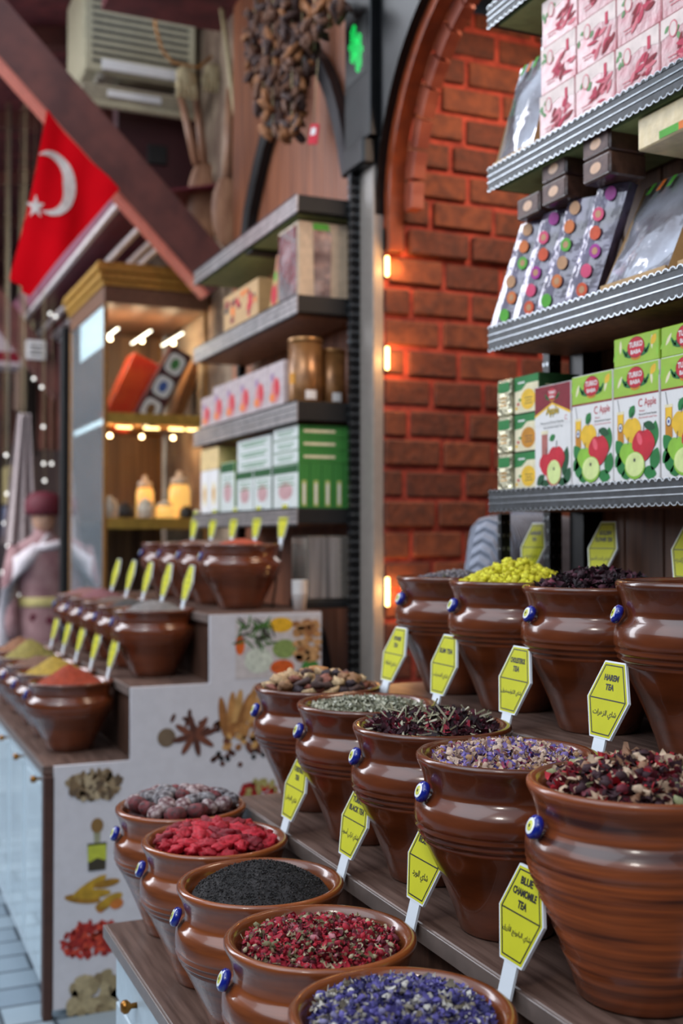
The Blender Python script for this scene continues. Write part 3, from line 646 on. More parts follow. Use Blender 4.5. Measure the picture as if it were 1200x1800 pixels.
# ------------------------------------------------------------------ TEA SIGNS
def hexa(wd,ht,tw): return [(-tw/2,-ht/2),(tw/2,-ht/2),(wd/2,0),(tw/2,ht/2),(-tw/2,ht/2),(-wd/2,0)]
def sign(x,y,h,lines,ar,label,group,tilt=15,yaw=0,simple=False):
    t=thing('tea_sign',(x,y,H(h)),label,'sign',group,(-R(tilt),0,R(-90+yaw)))
    Wd,Ht,Tw=.114,.132,.056; zc=.100
    up=lambda P:[(p[0],p[1]+zc) for p in P]
    b=MB(); b.prism(up(hexa(Wd,Ht,Tw)),-.0025,.0025,SWH); b.build('board',t)
    b=MB(); b.flat(up(hexa(Wd-.006,Ht-.006,Tw-.003)),-.0028,YEL)
    # black border ring and divider
    o_=up(hexa(Wd-.014,Ht-.013,Tw-.008)); i_=up(hexa(Wd-.019,Ht-.017,Tw-.0115))
    b.add([(p[0],-.0031,p[1]) for p in o_]+[(p[0],-.0031,p[1]) for p in i_],[(k,(k+1)%6,6+(k+1)%6,6+k) for k in range(6)],INK)
    b.flat([(-Wd/2+.010,zc-.001),(Wd/2-.010,zc-.001),(Wd/2-.010,zc+.001),(-Wd/2+.010,zc+.001)],-.0032,INK)
    if lines:
        n=len(lines); lh=.0125; z0=zc+.030+(n-1)*lh*.62
        for i,s_ in enumerate(lines):
            zz_=z0-i*lh*1.3; half=(Wd/2-.012)-(Wd-Tw)/2*(abs(zz_-zc)/(Ht/2)); wd_=min(len(s_)*.0078,half*2*.92)
            b.text(s_,0,zz_,wd_,-.0033,INK,h=.0108,bold=.045)
    if ar:
        b.text(arabic(ar),0,zc-.025,min(.07,.0058*len(ar)),-.0033,INK,maxh=.024,bold=.012)
    if simple:
        b.box(-.018,.018,-.0034,-.003,zc+.022,zc+.025,INK); b.box(-.014,.014,-.0034,-.003,zc-.026,zc-.023,INK)
    b.build('printed_face',t)
    b=MB(); b.box(-.016,.016,-.002,.002,-.012,zc-Ht/2+.004,SWH); b.build('stem',t)
    return t
G='yellow hexagonal tea signs'
sign(.842,1.365,-.625,['BLUE','CHAMOMILE','TEA'],'شاي البابونج الأزرق','yellow six-sided sign reading blue chamomile tea on white stem',G)
sign(.842,1.655,-.625,['ROSE TEA'],'شاي الورد','yellow six-sided sign reading rose tea on white stem',G)
sign(.842,1.94,-.625,['TURKISH','BLACK TEA'],'شاي تركي أسود','yellow six-sided sign reading Turkish black tea',G,17)
sign(.842,2.245,-.625,['CHESTNUT','TEA'],'شاي الرمان','yellow six-sided sign beside the pot of crimson dried fruit',G,17)
sign(1.165,1.60,-.375,['HAREM','TEA'],'شاي الزهرات','yellow six-sided sign reading harem tea',G)
sign(1.165,1.895,-.375,['CHOLESTEROL','TEA'],'شاي الكوليسترول','yellow six-sided sign reading cholesterol tea',G)
sign(1.165,2.18,-.375,['SLIM TEA'],'شاي التنحيف','yellow six-sided sign reading slim tea',G)
sign(1.165,2.435,-.375,['POWER','TEA'],'شاي الطاقة','yellow six-sided sign behind the pot of mixed roots',G,18)
sign(1.60,2.50,-.125,['LAVENDER','TEA'],'شاي الخزامى'.replace('خ','ح').replace('ى','ي'),'yellow six-sided sign reading lavender tea',G,16)
sign(1.60,2.205,-.125,['GOLDEN','FLOWER TEA'],'شاي الزهر الأسود','yellow six-sided sign reading golden flower tea',G,16)
sign(1.60,1.905,-.125,['HIBISCUS','TEA'],'شاي الكركديه','yellow six-sided sign cut by the picture edge under the apple tea boxes',G,16)
G2='yellow signs on the spice counter'
nm=['chilli','golden','brown','khaki','ochre']
for i in range(5): sign(.853,4.05+i*.305,-.50,None,None,'small yellow sign beside the %s powder pot on the spice counter'%nm[i],G2,14,simple=True)
nm=['grey','charcoal','brown spice','mauve','pink']
for i in range(5): sign(1.125,4.05+i*.305,-.267,None,None,'small yellow sign behind the pot of %s on the middle spice step'%nm[i],G2,14,simple=True)
for i in range(5):
    t_=sign(1.50,4.03+i*.30,-.04,None,None,'narrow yellow sign above the top spice step, %s from the brick passage'%['first','second','third','fourth','fifth'][i],G2,8,simple=True)
    b=MB(); b.box(-.005,.005,-.001,.004,-.227,0.0,BLACKM); b.build('holder',t_)

# ------------------------------------------------------------------ GOODS ON THE SHELVES
RZ=(0,0,R(-90))
PW=mat('carton_white',S(226,222,220),.5,spec=.3,var=.03); PG=mat('carton_green',S(150,186,50),.5,spec=.3,var=.06); PGD=mat('carton_dark_green',S(34,84,42),.55,spec=.25); PMR=mat('carton_maroon',S(128,26,40),.55,spec=.25)
RED=mat('print_red',S(196,34,52),.55,spec=.25); REDD=mat('print_dark_red',S(140,20,36),.55,spec=.25); YLW=mat('print_yellow',S(232,184,48),.55,spec=.25); YLD=mat('print_amber',S(196,130,30),.55,spec=.25); APG=mat('apple_green',S(140,190,60),.55,spec=.25); APL=mat('apple_flesh',S(214,226,150),.55,spec=.25); LEAF=mat('print_leaf',S(36,120,58),.55,spec=.25); LEAFD=mat('print_leaf_dark',S(22,80,44),.55,spec=.25); CRM=mat('carton_cream',S(226,214,180),.55,spec=.25)
def emblem(b,cx,cz,k,t=-.0006):
    b.ell(cx,cz-.010*k,.034*k,.009*k,t,LEAFD,n=16)
    for s_ in (-1,1):
        for j in range(3): b.ell(cx+s_*(.024+.005*j)*k,cz-.012*k+.004*j*k,.007*k,.003*k,t-.0001,LEAF,a=s_*(.5+.3*j),n=8)
    b.ell(cx,cz-.017*k,.014*k,.006*k,t-.0001,YLD,n=12)
    b.ell(cx,cz,.024*k,.019*k,t-.0002,REDD); b.ell(cx,cz,.0225*k,.0175*k,t-.0003,RED)
    b.text('TURKO',cx,cz+.005*k,.037*k,t-.0005,PW,h=.010*k,bold=.03); b.text('BABA',cx,cz-.008*k,.028*k,t-.0005,PW,h=.0075*k,bold=.03)
def carton(name,x,y,z,w_,d_,h_,m,front,label,cat='box',group=None,side=None,rot=RZ,r_=.0015,name2='printed_front'):
    t=thing(name,(x,y,z),label,cat,group,rot)
    b=MB(); b.rbox(-w_/2,w_/2,0,d_,0,h_,m,r_); b.build('carton',t)
    b=MB(); front(b,w_,h_)
    if b.f: b.build(name2,t)
    if side:
        b=MB(); side(b,d_,h_)
        o=b.build('printed_side',t); o.location=(w_/2,0,0); o.rotation_euler=(0,0,R(90))
    return t
def apple(b,cx,cz,r_,m,t,stem=True):
    b.flat([(cx+r_*(.93+.1*math.cos(2*a))*math.cos(a)*(1 if math.sin(a)>-.2 else .9),cz+r_*(1.0 if math.sin(a)<0 else .95-.18*math.exp(-((a-1.57)/.35)**2))*math.sin(a)) for a in [2*math.pi*i/36 for i in range(36)]],t,m)
    if stem: b.flat([(cx-.0012,cz+r_*.7),(cx+.001,cz+r_*.7),(cx+.004,cz+r_*1.25),(cx+.002,cz+r_*1.27)],t-.0001,INK)
def leaf(b,cx,cz,L,w_,a,m,t):
    ca,sa=math.cos(a),math.sin(a); P=[]
    for i in range(13): q=i/12; P.append((L*(q-.5),w_*math.sin(math.pi*q)**.8))
    for i in range(11,0,-1): q=i/12; P.append((L*(q-.5),-w_*math.sin(math.pi*q)**.8))
    b.flat([(cx+p[0]*ca-p[1]*sa,cz+p[0]*sa+p[1]*ca) for p in P],t,m)
def lines(b,cx,cz,w_,n,m,t=-.0006,dz=.004,th=.0014):
    for i in range(n): ww=w_*(1 if i%2==0 else .8); b.flat([(cx-ww/2,cz-i*dz-th/2),(cx+ww/2,cz-i*dz-th/2),(cx+ww/2,cz-i*dz+th/2),(cx-ww/2,cz-i*dz+th/2)],t,m)
def rect(b,x0,x1,z0,z1,m,t=-.0004): b.flat([(x0,z0),(x1,z0),(x1,z1),(x0,z1)],t,m)
def green_top(b,w_,z0,z1):
    rect(b,-w_/2+.0015,w_/2-.0015,z0,z1-.0015,PG)
    for j in range(9):
        xx=-w_/2+.006+j*(w_-.012)/8
        if abs(xx)>.03: leaf(b,xx,(z0+z1)/2+random.uniform(-.012,.012),.03,.004,1.3+random.uniform(-.4,.4),CRM if j%2 else APG,-.0005)
    leaf(b,w_/2-.018,z1-.018,.026,.008,.9,YLW,-.00055)
    emblem(b,.0,(z0+z1)/2+.004,1.2)
def apple_front(b,w_,h_):
    green_top(b,w_,.186,h_); rect(b,-w_/2+.0015,w_/2-.0015,.182,.186,REDD)
    b.text('C',.016,.166,.013,-.0006,RED,h=.017,bold=.0); b.text('Apple',.048,.164,.038,-.0006,RED,h=.021); b.text('Flavour',.022,.149,.018,-.0006,RED,maxh=.005)
    b.text('Flavoured Drink Powder',.040,.1415,.058,-.0006,INK,maxh=.0045,bold=.01); b.text('Elma Aromali Icecek Tozu',.040,.1345,.058,-.0006,RED,maxh=.0045)
    lines(b,-.012,.160,.02,2,INK,dz=.005,th=.0008)
    rect(b,-.062,-.040,.085,.150,YLD); rect(b,-.060,-.042,.12,.147,YLW,-.0005); rect(b,-.063,-.039,.147,.153,CRM,-.0006)
    b.ell(-.051,.118,.008,.010,-.0007,INK); b.ell(-.051,.118,.006,.008,-.0008,PW); b.ell(-.051,.118,.003,.004,-.0009,mat('pblue',S(40,60,140),.55,spec=.25))
    b.flat([(-.055,.153),(-.0535,.153),(-.060,.18),(-.0615,.18)],-.0007,INK)
    for q in [(-.052,.072,.050,.016,-.9),(-.050,.035,.045,.015,-1.2),(-.030,.018,.04,.012,.2),(.060,.095,.06,.014,1.4),(.062,.045,.05,.016,1.2),(.045,.018,.045,.014,-.2),(-.058,.05,.04,.012,-2.2)]: leaf(b,*q,LEAF,-.0006)
    leaf(b,.045,.115,.04,.010,-.3,LEAFD,-.0007); leaf(b,-.012,.150,.030,.010,1.0,LEAF,-.0011)
    apple(b,-.012,.112,.029,YLW,-.0010); apple(b,-.026,.062,.027,APG,-.0013); apple(b,.026,.078,.036,RED,-.0016)
    b.ell(.014,.090,.008,.014,-.0018,mat('print_pink',S(226,90,104),.55,spec=.25),a=.4)
    b.flat([(.034*math.cos(a)*(1 if math.sin(a)<0 else .95)-.002,.036+.034*math.sin(a)*(.82 if math.sin(a)>0 else .9)) for a in [2*math.pi*i/30 for i in range(30)]],-.0020,APG)
    b.flat([(.031*math.cos(a)-.002,.037+.029*math.sin(a)*.88) for a in [2*math.pi*i/30 for i in range(30)]],-.0022,APL)
    b.ell(-.002,.046,.0035,.004,-.0024,INK)
def maroon_front(b,w_,h_):
    rect(b,-w_/2+.0015,w_/2-.0015,.175,h_-.0015,PMR); b.flat([(-w_/2+.0015,.176),(-.0,.202),(w_/2-.0015,.176),(w_/2-.0015,.17),(0,.197),(-w_/2+.0015,.17)],-.0006,YLW)
    b.flat([(-w_/2+.0015,.150),(w_/2-.0015,.150),(w_/2-.0015,.172),(0,.198),(-w_/2+.0015,.172)],-.0005,PW)
    emblem(b,0,.222,.78); b.text('Apple',.002,.180,.052,-.0008,LEAFD,h=.026,bold=.04); b.text('Apple',0,.181,.052,-.0010,YLW,h=.026)
    b.text('Flavoured Drink Powder',0,.155,.098,-.0006,INK,maxh=.006,bold=.01); b.text('Elma Aromali Icecek Tozu',.004,.144,.08,-.0006,INK,maxh=.005); b.text('C',.056,.162,.01,-.0006,RED)
    rect(b,-.045,-.020,.07,.135,mat('print_juice',S(176,104,96),.55,spec=.25)); rect(b,-.047,-.018,.128,.137,CRM,-.0005)
    for q in [(.052,.06,.07,.014,1.3),(.060,.025,.045,.014,1.0),(-.050,.02,.04,.012,.6),(.04,.012,.04,.01,0),(-.03,.01,.04,.01,0)]: leaf(b,*q,LEAFD,-.0006)
    leaf(b,.0,.118,.026,.008,.4,LEAF,-.0008)
    apple(b,-.026,.058,.028,RED,-.0009); apple(b,.016,.068,.034,RED,-.0012)
    b.ell(.006,.036,.031,.032,-.0016,RED); b.ell(.008,.036,.028,.029,-.0018,APL); b.ell(.008,.044,.003,.004,-.002,INK)
zs=H(.1155)
yy=[(2.267,'maroon'),(2.112,'c'),(1.957,'c'),(1.800,'c'),(1.645,'c')]
for i,(y,k) in enumerate(yy):
    if k=='maroon': carton('drink_carton',1.530,y,zs,.150,.085,.245,PW,maroon_front,'apple drink carton with maroon top and yellow lettering','carton',side=lambda b,d_,h_: rect(b,0.002,d_-.002,.175,h_-.002,PMR))
    else: carton('drink_carton',1.530,y,zs,.152,.085,.250,PW,apple_front,'white and green apple drink carton, %s from the maroon one'%['','first','second','third','fourth'][i],'carton','apple drink cartons')
for r_,z0,ys_ in ((0,.250,[1.957,1.800,1.645]),):
    for i,y in enumerate(ys_):
        carton('drink_box',1.532,y,zs+.2505,.151,.08,.062,PG,lambda b,w_,h_: green_top(b,w_,.0015,h_),'low green box with red oval emblem lying on the %s apple carton'%['second','third','fourth'][i],'box','low green boxes')
def tea_front(col):
    def f(b,w_,h_):
        rect(b,-w_/2+.002,w_/2-.002,.002,h_-.002,CRM); rect(b,-w_/2+.002,w_/2-.002,h_*.78,h_-.002,LEAF,-.0005)
        b.flat([(-w_/2+.002,h_*.78),(-w_/2+.002,h_*.60),(-w_*.2,h_*.62),(w_*.02,h_*.78)],-.0005,LEAF)
        lines(b,-w_*.2,h_*.82,.03,1,PW,-.0007,th=.004); b.ell(.008,h_*.36,.033,.026,-.0006,col); lines(b,.010,h_*.40,.034,3,INK,-.0008,dz=.007,th=.0018)
        for q in range(3): b.ell(-.045+.008*q,.015+.01*q,.006,.004,-.0007,[YLW,RED,LEAF][q],n=8)
    return f
GD=mat('tea_dark_side',S(40,72,38),.55,spec=.25)
for k in range(3):
    carton('tea_box',1.545,2.402,zs+k*.0955,.112,.12,.095,GD,tea_front([YLW,mat('print_pale',S(220,190,150),.55,spec=.25),YLW][k] if k!=1 else YLD),'green and cream tea box, %s of the stack next to the maroon carton'%['bottom','middle','top'][k],'box','green tea box stack',side=lambda b,d_,h_: (rect(b,.004,d_-.004,.004,h_-.004,mat('tea_side2',S(30,60,30),.55,spec=.25)),lines(b,d_/2,h_*.7,d_*.7,2,CRM,-.0006,.008)))
FOIL=mat('foil_wrap',S(196,190,160),.12,metal=.55,scale=60,var=.35,bump=1.0,bs=45)
for k in range(3):
    t=thing('wrapped_tea_box',(1.535,2.492,zs+k*.0955),'tea box in crinkled clear wrap, %s of the stack at the shelf end'%['bottom','middle','top'][k],'box','wrapped tea boxes',RZ)
    b=MB(); b.rbox(-.032,.032,0,.11,0,.094,FOIL,.004); b.build('wrapping',t)
    b=MB(); rect(b,-.025,.028,.06,.085,LEAF,-.0012); lines(b,0,.045,.03,3,YLD,-.0012,.009,.003); b.build('printed_front',t)
# pink confection boxes, top shelf
PKW=mat('film_pink',S(214,176,174),.3,coat=.3,spec=.35,scale=22,col2=S(206,128,134),bump=.5,bs=30)
def pink_front(b,w_,h_):
    pk=mat('pk1',S(196,60,84),.55,spec=.25); pk2=mat('pk2',S(222,120,130),.55,spec=.25); pk3=mat('pk3',S(236,214,206),.55,spec=.25); gr=mat('pk4',S(110,150,100),.55,spec=.25)
    b.flat([(-w_/2+.002,h_-.002),(-w_/2+.002,h_*.62),(w_*.1,h_*.74),(w_/2-.002,h_*.62),(w_/2-.002,h_-.002)],-.0005,pk3)
    for j in range(16):
        a=random.uniform(-.2,1.2); leaf(b,random.uniform(-w_*.1,w_*.42),random.uniform(.02,h_*.6),random.uniform(.02,.045),random.uniform(.003,.007),a,[pk,pk2,REDD][j%3],-.0007-.00006*j)
    for j in range(5): leaf(b,random.uniform(-w_*.45,-w_*.1),random.uniform(h_*.55,h_*.85),.018,.005,random.uniform(0,3),gr,-.0010-.00005*j)
    b.ell(-w_*.22,h_*.72,.013,.018,-.0014,pk2); b.ell(-w_*.22,h_*.72,.010,.015,-.0015,pk3)
    rect(b,w_*.24,w_*.31,h_*.62,h_*.86,pk,-.0015); lines(b,-w_*.2,h_*.25,.04,2,pk2,-.0013,.008,.002)
PKB=PKW
zs1=H(.948)
CN=['first','second','third','fourth','fifth']
for ci in range(5):
    for k in range(3):
        carton('confection_box',1.530+.004*k,2.244-ci*.149,zs1+k*.1155,.146,.11,.115,PKB,pink_front,'pink printed confection box in clear film, %s row, %s column from the clear pouch'%(['bottom','middle','top'][k],CN[ci]),'box','pink confection boxes',r_=.003)
# clear pouches with kraft gusset
FILM=mat('clear_film',S(200,200,210),.10,metal=.5,scale=7,col2=S(110,96,98),bump=1.0,bs=9,coat=1)
ORG=mat('print_orange',S(226,120,50),.55,spec=.25); GRN=mat('print_green',S(90,170,60),.55,spec=.25)
def pouch(x,y,z,w_,d_,h_,label,lean=0,nm='clear_pouch'):
    t=thing(nm,(x,y,z),label,'bag','clear front pouches',RZ)
    # wedge: deep at the bottom, closed at the top
    N=10; b=MB(); v=[];f=[]
    for i in range(N+1):
        q=i/N
        for j in range(9):
            p=j/8; xx=(p-.5)*w_*(1-.08*q)-lean*q; dd=.92*d_*q**.9
            puff=.016*math.sin(math.pi*p)*math.sin(math.pi*min(1,q*1.05))+.006*noise.noise(Vector((p*5,q*6,w_*30+y)))
            v.append((xx,dd-puff,q*h_))
    for i in range(N):
        for j in range(8): f.append((i*9+j,i*9+j+1,(i+1)*9+j+1,(i+1)*9+j))
    b.add(v,f,FILM,True); b.build('clear_front',t)
    b=MB(); b.add([(-w_/2,0,0),(w_/2,0,0),(w_/2,d_,0),(-w_/2,d_,0),(-w_*.46-lean,d_*.93,h_),(w_*.46-lean,d_*.93,h_),(w_*.46-lean,d_,h_),(-w_*.46-lean,d_,h_)],[(0,3,2,1),(4,5,6,7),(3,7,6,2),(0,4,7,3),(1,2,6,5)],KRAFT)
    b.box(-w_/2-.001,w_/2+.001,-.003,.004,0,.014,KRAFT); b.build('kraft_back',t)
    b=MB()
    for j,m in enumerate((GRN,ORG,GRN)):
        xx=-w_*.30+j*w_*.16-lean*.9; b.add([(xx,d_*.80-.012,h_*.88),(xx+.014,d_*.80-.012,h_*.88),(xx+.014,d_*.92-.008,h_*.99),(xx,d_*.92-.008,h_*.99)],[(0,1,2,3)],m,False)
    b.build('printed_stripes',t)
    return t
pouch(1.525,2.432,zs1,.175,.085,.27,'clear fronted kraft pouch at the shelf end beside pink boxes',.0)
zs2=H(.537)
# dotted packs
PK=mat('pack_film',S(116,104,130),.14,metal=.15,coat=1,scale=14,col2=S(70,54,62),bump=1.0,bs=16,spec=.9)
DC=[mat('dot%d'%i,S(*q),.4) for i,q in enumerate([(96,180,60),(176,50,150),(220,120,60),(222,88,50),(200,150,110),(226,80,120)])]
BRN=mat('sweet_brown',S(92,62,50),.3,coat=.3,scale=30,col2=S(60,40,36),bump=.5,bs=30)
for i,(yb_,w_) in enumerate([(2.475,.088),(2.375,.085),(2.268,.088),(2.155,.082)]):
    t=thing('dotted_pack',(1.527,yb_,zs2+.001),'tall slanting film pack with coloured round stickers, %s from the shelf end'%CN[i],'pack','dotted film packs',(0,0,R(-68)))
    h_=.255; sl=.075; hb=.0  # slumped toward the large pouch
    b=MB(); v=[];f=[]; N=12
    for i2 in range(N+1):
        q=i2/N
        for (px,py) in ((-w_/2,0),(-w_*.25,-.006),(0,-.008),(w_*.25,-.006),(w_/2,0),(w_/2,.034),(-w_/2,.034)):
            v.append((px+sl*q,py+.030*q+.0018*math.sin(q*38),q*h_))
    for i2 in range(N):
        for j in range(7): k=(j+1)%7; f.append((i2*7+j,i2*7+k,(i2+1)*7+k,(i2+1)*7+j))
    f.append(tuple(range(7))[::-1]); f.append(tuple(N*7+j for j in range(7)))
    b.add(v,f,PK,False); b.build('film',t)
    for j in range(6):
        q=(j+.5)/6; cx=sl*q+random.uniform(-.012,.012); b=MB(); b.ell(cx,q*h_,.0145,.0160,.030*q-.0135,DC[(j*2+i*3)%6]); 
        if (i+j)%2: b.ell(cx,q*h_,.0075,.0085,.030*q-.0138,DC[4])
        b.build('sticker',t)
def small_wrapped(x,y,z,lab):
    t=thing('wrapped_sweet_box',(x,y,z),lab,'box','small wrapped sweet boxes',RZ); b=MB(); b.rbox(-.05,.05,0,.10,0,.053,BRN,.004); b.build('carton',t)
    b=MB(); rect(b,-.045,.045,.006,.047,mat('sweet_front',S(110,84,78),.5,spec=.3,scale=40,col2=S(84,62,60)),-.0012); b.ell(0,.026,.02,.012,-.0016,DC[4]); b.build('printed_front',t); return t
zt=zs2+.258
small_wrapped(1.545,2.392,zt,'small brown wrapped sweet box lying on the first dotted pack')
for k in range(2): small_wrapped(1.535,2.265,zt+.0+k*.054,'small brown wrapped sweet box on the third dotted pack, %s of two'%['lower','upper'][k])
for k in range(2): small_wrapped(1.525,2.085,zt+.0+k*.054-.0,'small brown wrapped sweet box next to the cream kraft box, %s of two'%['lower','upper'][k])
pouch(1.522,1.955,zs2,.215,.15,.255,'large clear pouch of sweets with kraft back and orange green stripes',.03)
t=thing('kraft_box',(1.53,1.845,zs2+.278),'cream kraft box lying on top of the large clear pouch','box',rot=RZ); b=MB(); b.rbox(-.10,.10,0,.12,0,.068,mat('cream_kraft',S(220,196,150),.4,bump=.4,bs=20),.003); b.build('carton',t); b=MB(); rect(b,-.03,.03,.004,.02,GRN,-.001); rect(b,.03,.06,.004,.02,ORG,-.001); b.build('printed_front',t)
pouch(1.522,1.70,zs2,.215,.15,.26,'second clear pouch of sweets cut by the picture edge',.03)

# far rack goods
zf=H(.104)
GB=mat('green_box',S(64,130,60),.5,spec=.3,var=.05); GBW=mat('box_pale',S(206,210,206),.5,spec=.3,var=.06,scale=20)
def spine(b,d_,h_):
    rect(b,.002,d_-.002,.002,h_-.002,GB); rect(b,d_*.3,d_*.7,h_*.05,h_*.62,mat('spine_band',S(178,186,110),.55,spec=.25),-.0006); rect(b,d_*.40,d_*.6,h_*.1,h_*.55,PW,-.0008)
def pale_front(b,w_,h_):
    rect(b,-w_/2+.002,w_/2-.002,.002,h_-.002,GBW); rect(b,-w_/2+.004,w_/2-.004,h_*.8,h_-.004,PGD,-.0006); b.ell(0,h_*.4,w_*.28,h_*.2,-.0006,mat('pale_pink',S(190,150,150),.55,spec=.25)); lines(b,0,h_*.7,w_*.7,3,LEAF,-.0007,h_*.08,.004)
# five upright boxes whose green spines face the passage, and three lying on them
for i in range(5):
    carton('green_tea_box',1.527+i*.047,4.045,zf,.27,.045,.168,GB,(pale_front if i==0 else (lambda b,w_,h_:None)),'upright green tea box with striped spine, %s from the front of the shelf'%CN[i],'box','upright green tea boxes',side=spine)
for k in range(3):
    carton('green_tea_box',1.527,4.045,zf+.169+k*.0475,.27,.21,.0465,GB,lambda b,w_,h_:(rect(b,-w_/2+.002,w_/2-.002,.002,h_-.002,GBW),lines(b,0,h_*.6,w_*.7,2,LEAF,-.0007,.012,.004)),'green tea box lying flat on the upright ones, %s of three'%['lowest','middle','topmost'][k],'box','flat green tea boxes',side=lambda b,d_,h_:(lines(b,d_*.4,h_*.5,d_*.6,1,CRM,-.0008,.01,.010)))
for i,(y,w_,h_,m,lb) in enumerate([(4.315,.21,.17,GBW,'white green tea box, first behind the striped ones'),(4.535,.21,.17,GBW,'white green tea box, second behind the striped ones'),(4.77,.20,.22,PG,'light green tea box standing alone on the bottom shelf')]):
    carton('tea_box',1.53,y,zf,w_,.12,h_,m,pale_front,lb,'box',side=lambda b,d_,h_: rect(b,.002,d_-.002,.002,h_-.002,PGD))
for k in range(3): carton('tea_box',1.53,4.425,zf+.171+k*.043,.42,.12,.0425,GBW,lambda b,w_,h_:lines(b,0,h_*.6,w_*.8,2,LEAF,-.0007,.012,.005),'long pale tea box lying on the white ones, %s of three'%['lowest','middle','topmost'][k],'box','flat pale tea boxes')
for i in range(2):
    carton('label_box',1.53,4.975+i*.14,zf,.13,.10,.20,PW,lambda b,w_,h_:(b.ell(0,h_*.45,w_*.3,h_*.28,-.0006,CRM),b.ell(0,h_*.45,w_*.13,h_*.17,-.0008,YLD)),'white box with a brown oval, %s along the shelf'%CN[i],'box','white oval boxes')
carton('cream_box',1.53,5.045,zf+.202,.28,.10,.10,mat('cream_box_m',S(226,196,140),.4),lambda b,w_,h_:None,'cream box lying on the two white oval boxes')
zf3=H(.50)
for i in range(6):
    y=4.165+i*.185
    carton('sweet_carton',1.53,y,zf3,.178,.10,.178-(.0 if i<5 else .03),mat('sweet_carton_m',S(214,196,196),.15,coat=.8,bump=.4,bs=25),lambda b,w_,h_:(b.ell(0,h_*.4,w_*.3,h_*.28,-.0008,mat('sw_pk',S(200,120,120),.55,spec=.25)),b.ell(w_*.1,h_*.45,w_*.14,h_*.2,-.001,RED),b.ell(-w_*.2,h_*.7,w_*.12,h_*.1,-.001,mat('sw_v',S(150,120,150),.55,spec=.25)),b.ell(-w_*.2,h_*.25,w_*.16,h_*.1,-.001,ORG)),'glossy pink and white sweet carton, %s from the brown canisters'%(CN+['sixth'])[i],'box','glossy sweet cartons')
TIN=mat('canister_gold',S(150,104,60),.32,metal=.35,scale=20,col2=S(118,80,46))
for (x,y,r_,h_,lb) in [(1.583,3.985,.064,.245,'brown cylindrical canister at the front of the shelf'),(1.702,4.01,.055,.215,'brown cylindrical canister at the back of the shelf near the grey jamb')]:
    t=thing('canister',(x,y,zf3),lb,'canister','brown canisters'); b=MB(); b.lathe([(r_*.97,0),(r_,.004),(r_,h_*.93)],TIN,40); b.build('body',t); b=MB(); b.lathe([(r_*1.03,h_*.93),(r_*1.03,h_*.99),(r_*.98,h_)],mat('lid_gold',S(160,116,70),.3,metal=.5),40); b.build('lid',t)
    b=MB(); n=10; v=[((r_+.001)*math.cos(R(-110)+i*.075),(r_+.001)*math.sin(R(-110)+i*.075),z) for z in (.012,.045) for i in range(n)]; b.add(v,[(i,i+1,n+i+1,n+i) for i in range(n-1)],PW); b.build('label',t)
    b=MB(); v=[((r_+.001)*math.cos(R(-178)+i*.06),(r_+.001)*math.sin(R(-178)+i*.06),z) for z in (.07,.11) for i in range(n)]; b.add(v,[(i,i+1,n+i+1,n+i) for i in range(n-1)],YLD); b.build('band',t)
zf2=H(.893)
FOILW=mat('foil_window',S(210,206,206),.12,metal=.5,scale=8,col2=S(90,70,74),bump=1,bs=12,coat=1)
t=thing('window_bag',(1.53,4.03,zf2),'tall kraft box bag with shiny clear windows on the second shelf','bag',rot=RZ)
b=MB(); b.rbox(-.105,.105,0,.205,0,.285,mat('kraft_pale',S(196,172,146),.5),.004); b.build('carton',t)
b=MB(); b.flat([(-.095,.01),(.095,.01),(.095,.27),(-.095,.27)],-.002,FOILW); b.build('window',t)
b=MB(); b.flat([(.065,.004),(.13,.004),(.135,.24),(.115,.27),(.06,.27)],-.002,FOILW); b.flat([(.06,.255),(.13,.255),(.12,.28),(.06,.28)],-.0024,GRN); o=b.build('window',t); o.location=(.105,0,0); o.rotation_euler=(0,0,R(90))
t=thing('gift_packet',(1.54,4.21,zf2),'small sloping gift packet between kraft box and window bag','packet',rot=RZ); b=MB(); b.prism([(-.06,0),(.06,0),(.05,.21),(.03,.21)],0,.1,mat('packet_y',S(196,160,90),.4,scale=14,col2=S(150,60,50))); b.build('packet',t); b=MB(); b.ell(.0,.06,.03,.04,-.001,RED); b.ell(.02,.13,.015,.02,-.001,GRN); b.build('printed_front',t)
carton('kraft_gift_box',1.53,4.60,zf2,.46,.13,.165,KRAFT,lambda b,w_,h_:[b.ell(random.uniform(-.2,.2),random.uniform(.03,.14),random.uniform(.012,.03),random.uniform(.01,.02),-.0006-.00005*j,[INK,RED,ORG,PMR][j%4]) for j in range(22)],'long kraft gift box with dark and red printing on the second shelf')
# below far rack
t=thing('tin_container',(1.66,3.97,H(-.267)),'tall ribbed metal tin container below the shelf rack','container'); b=MB(); b.rbox(-.10,.09,-.06,.10,.03,.27,mat('tin_metal',S(206,196,184),.22,metal=.8,scale=3,stretch=(12,12,.4),var=.5),.008); b.build('body',t); b=MB(); b.rbox(-.105,.095,-.065,.105,0,.03,BLACKM,.004); b.build('base',t)
t=thing('paper_cup_stack',(1.50,3.83,H(-.267)),'small stack of white paper cups on the top spice step','cups'); b=MB()
for k in range(4): b.lathe([(.022,.0+.014*k),(.028,.062+.014*k),(.0295,.064+.014*k),(.0295,.067+.014*k)],PW,20)
b.build('cup',t)
t=thing('dark_sack',(1.66,4.05,0),'black cloth sack standing behind the spice counter','sack'); b=MB(); b.blob((0,0,.62),.5,mat('sack_cloth',S(30,28,32),.8,bump=.5),sc=(.14,.20,1.2),rough=.12,lv=3,seed=3); b.build('sack',t)
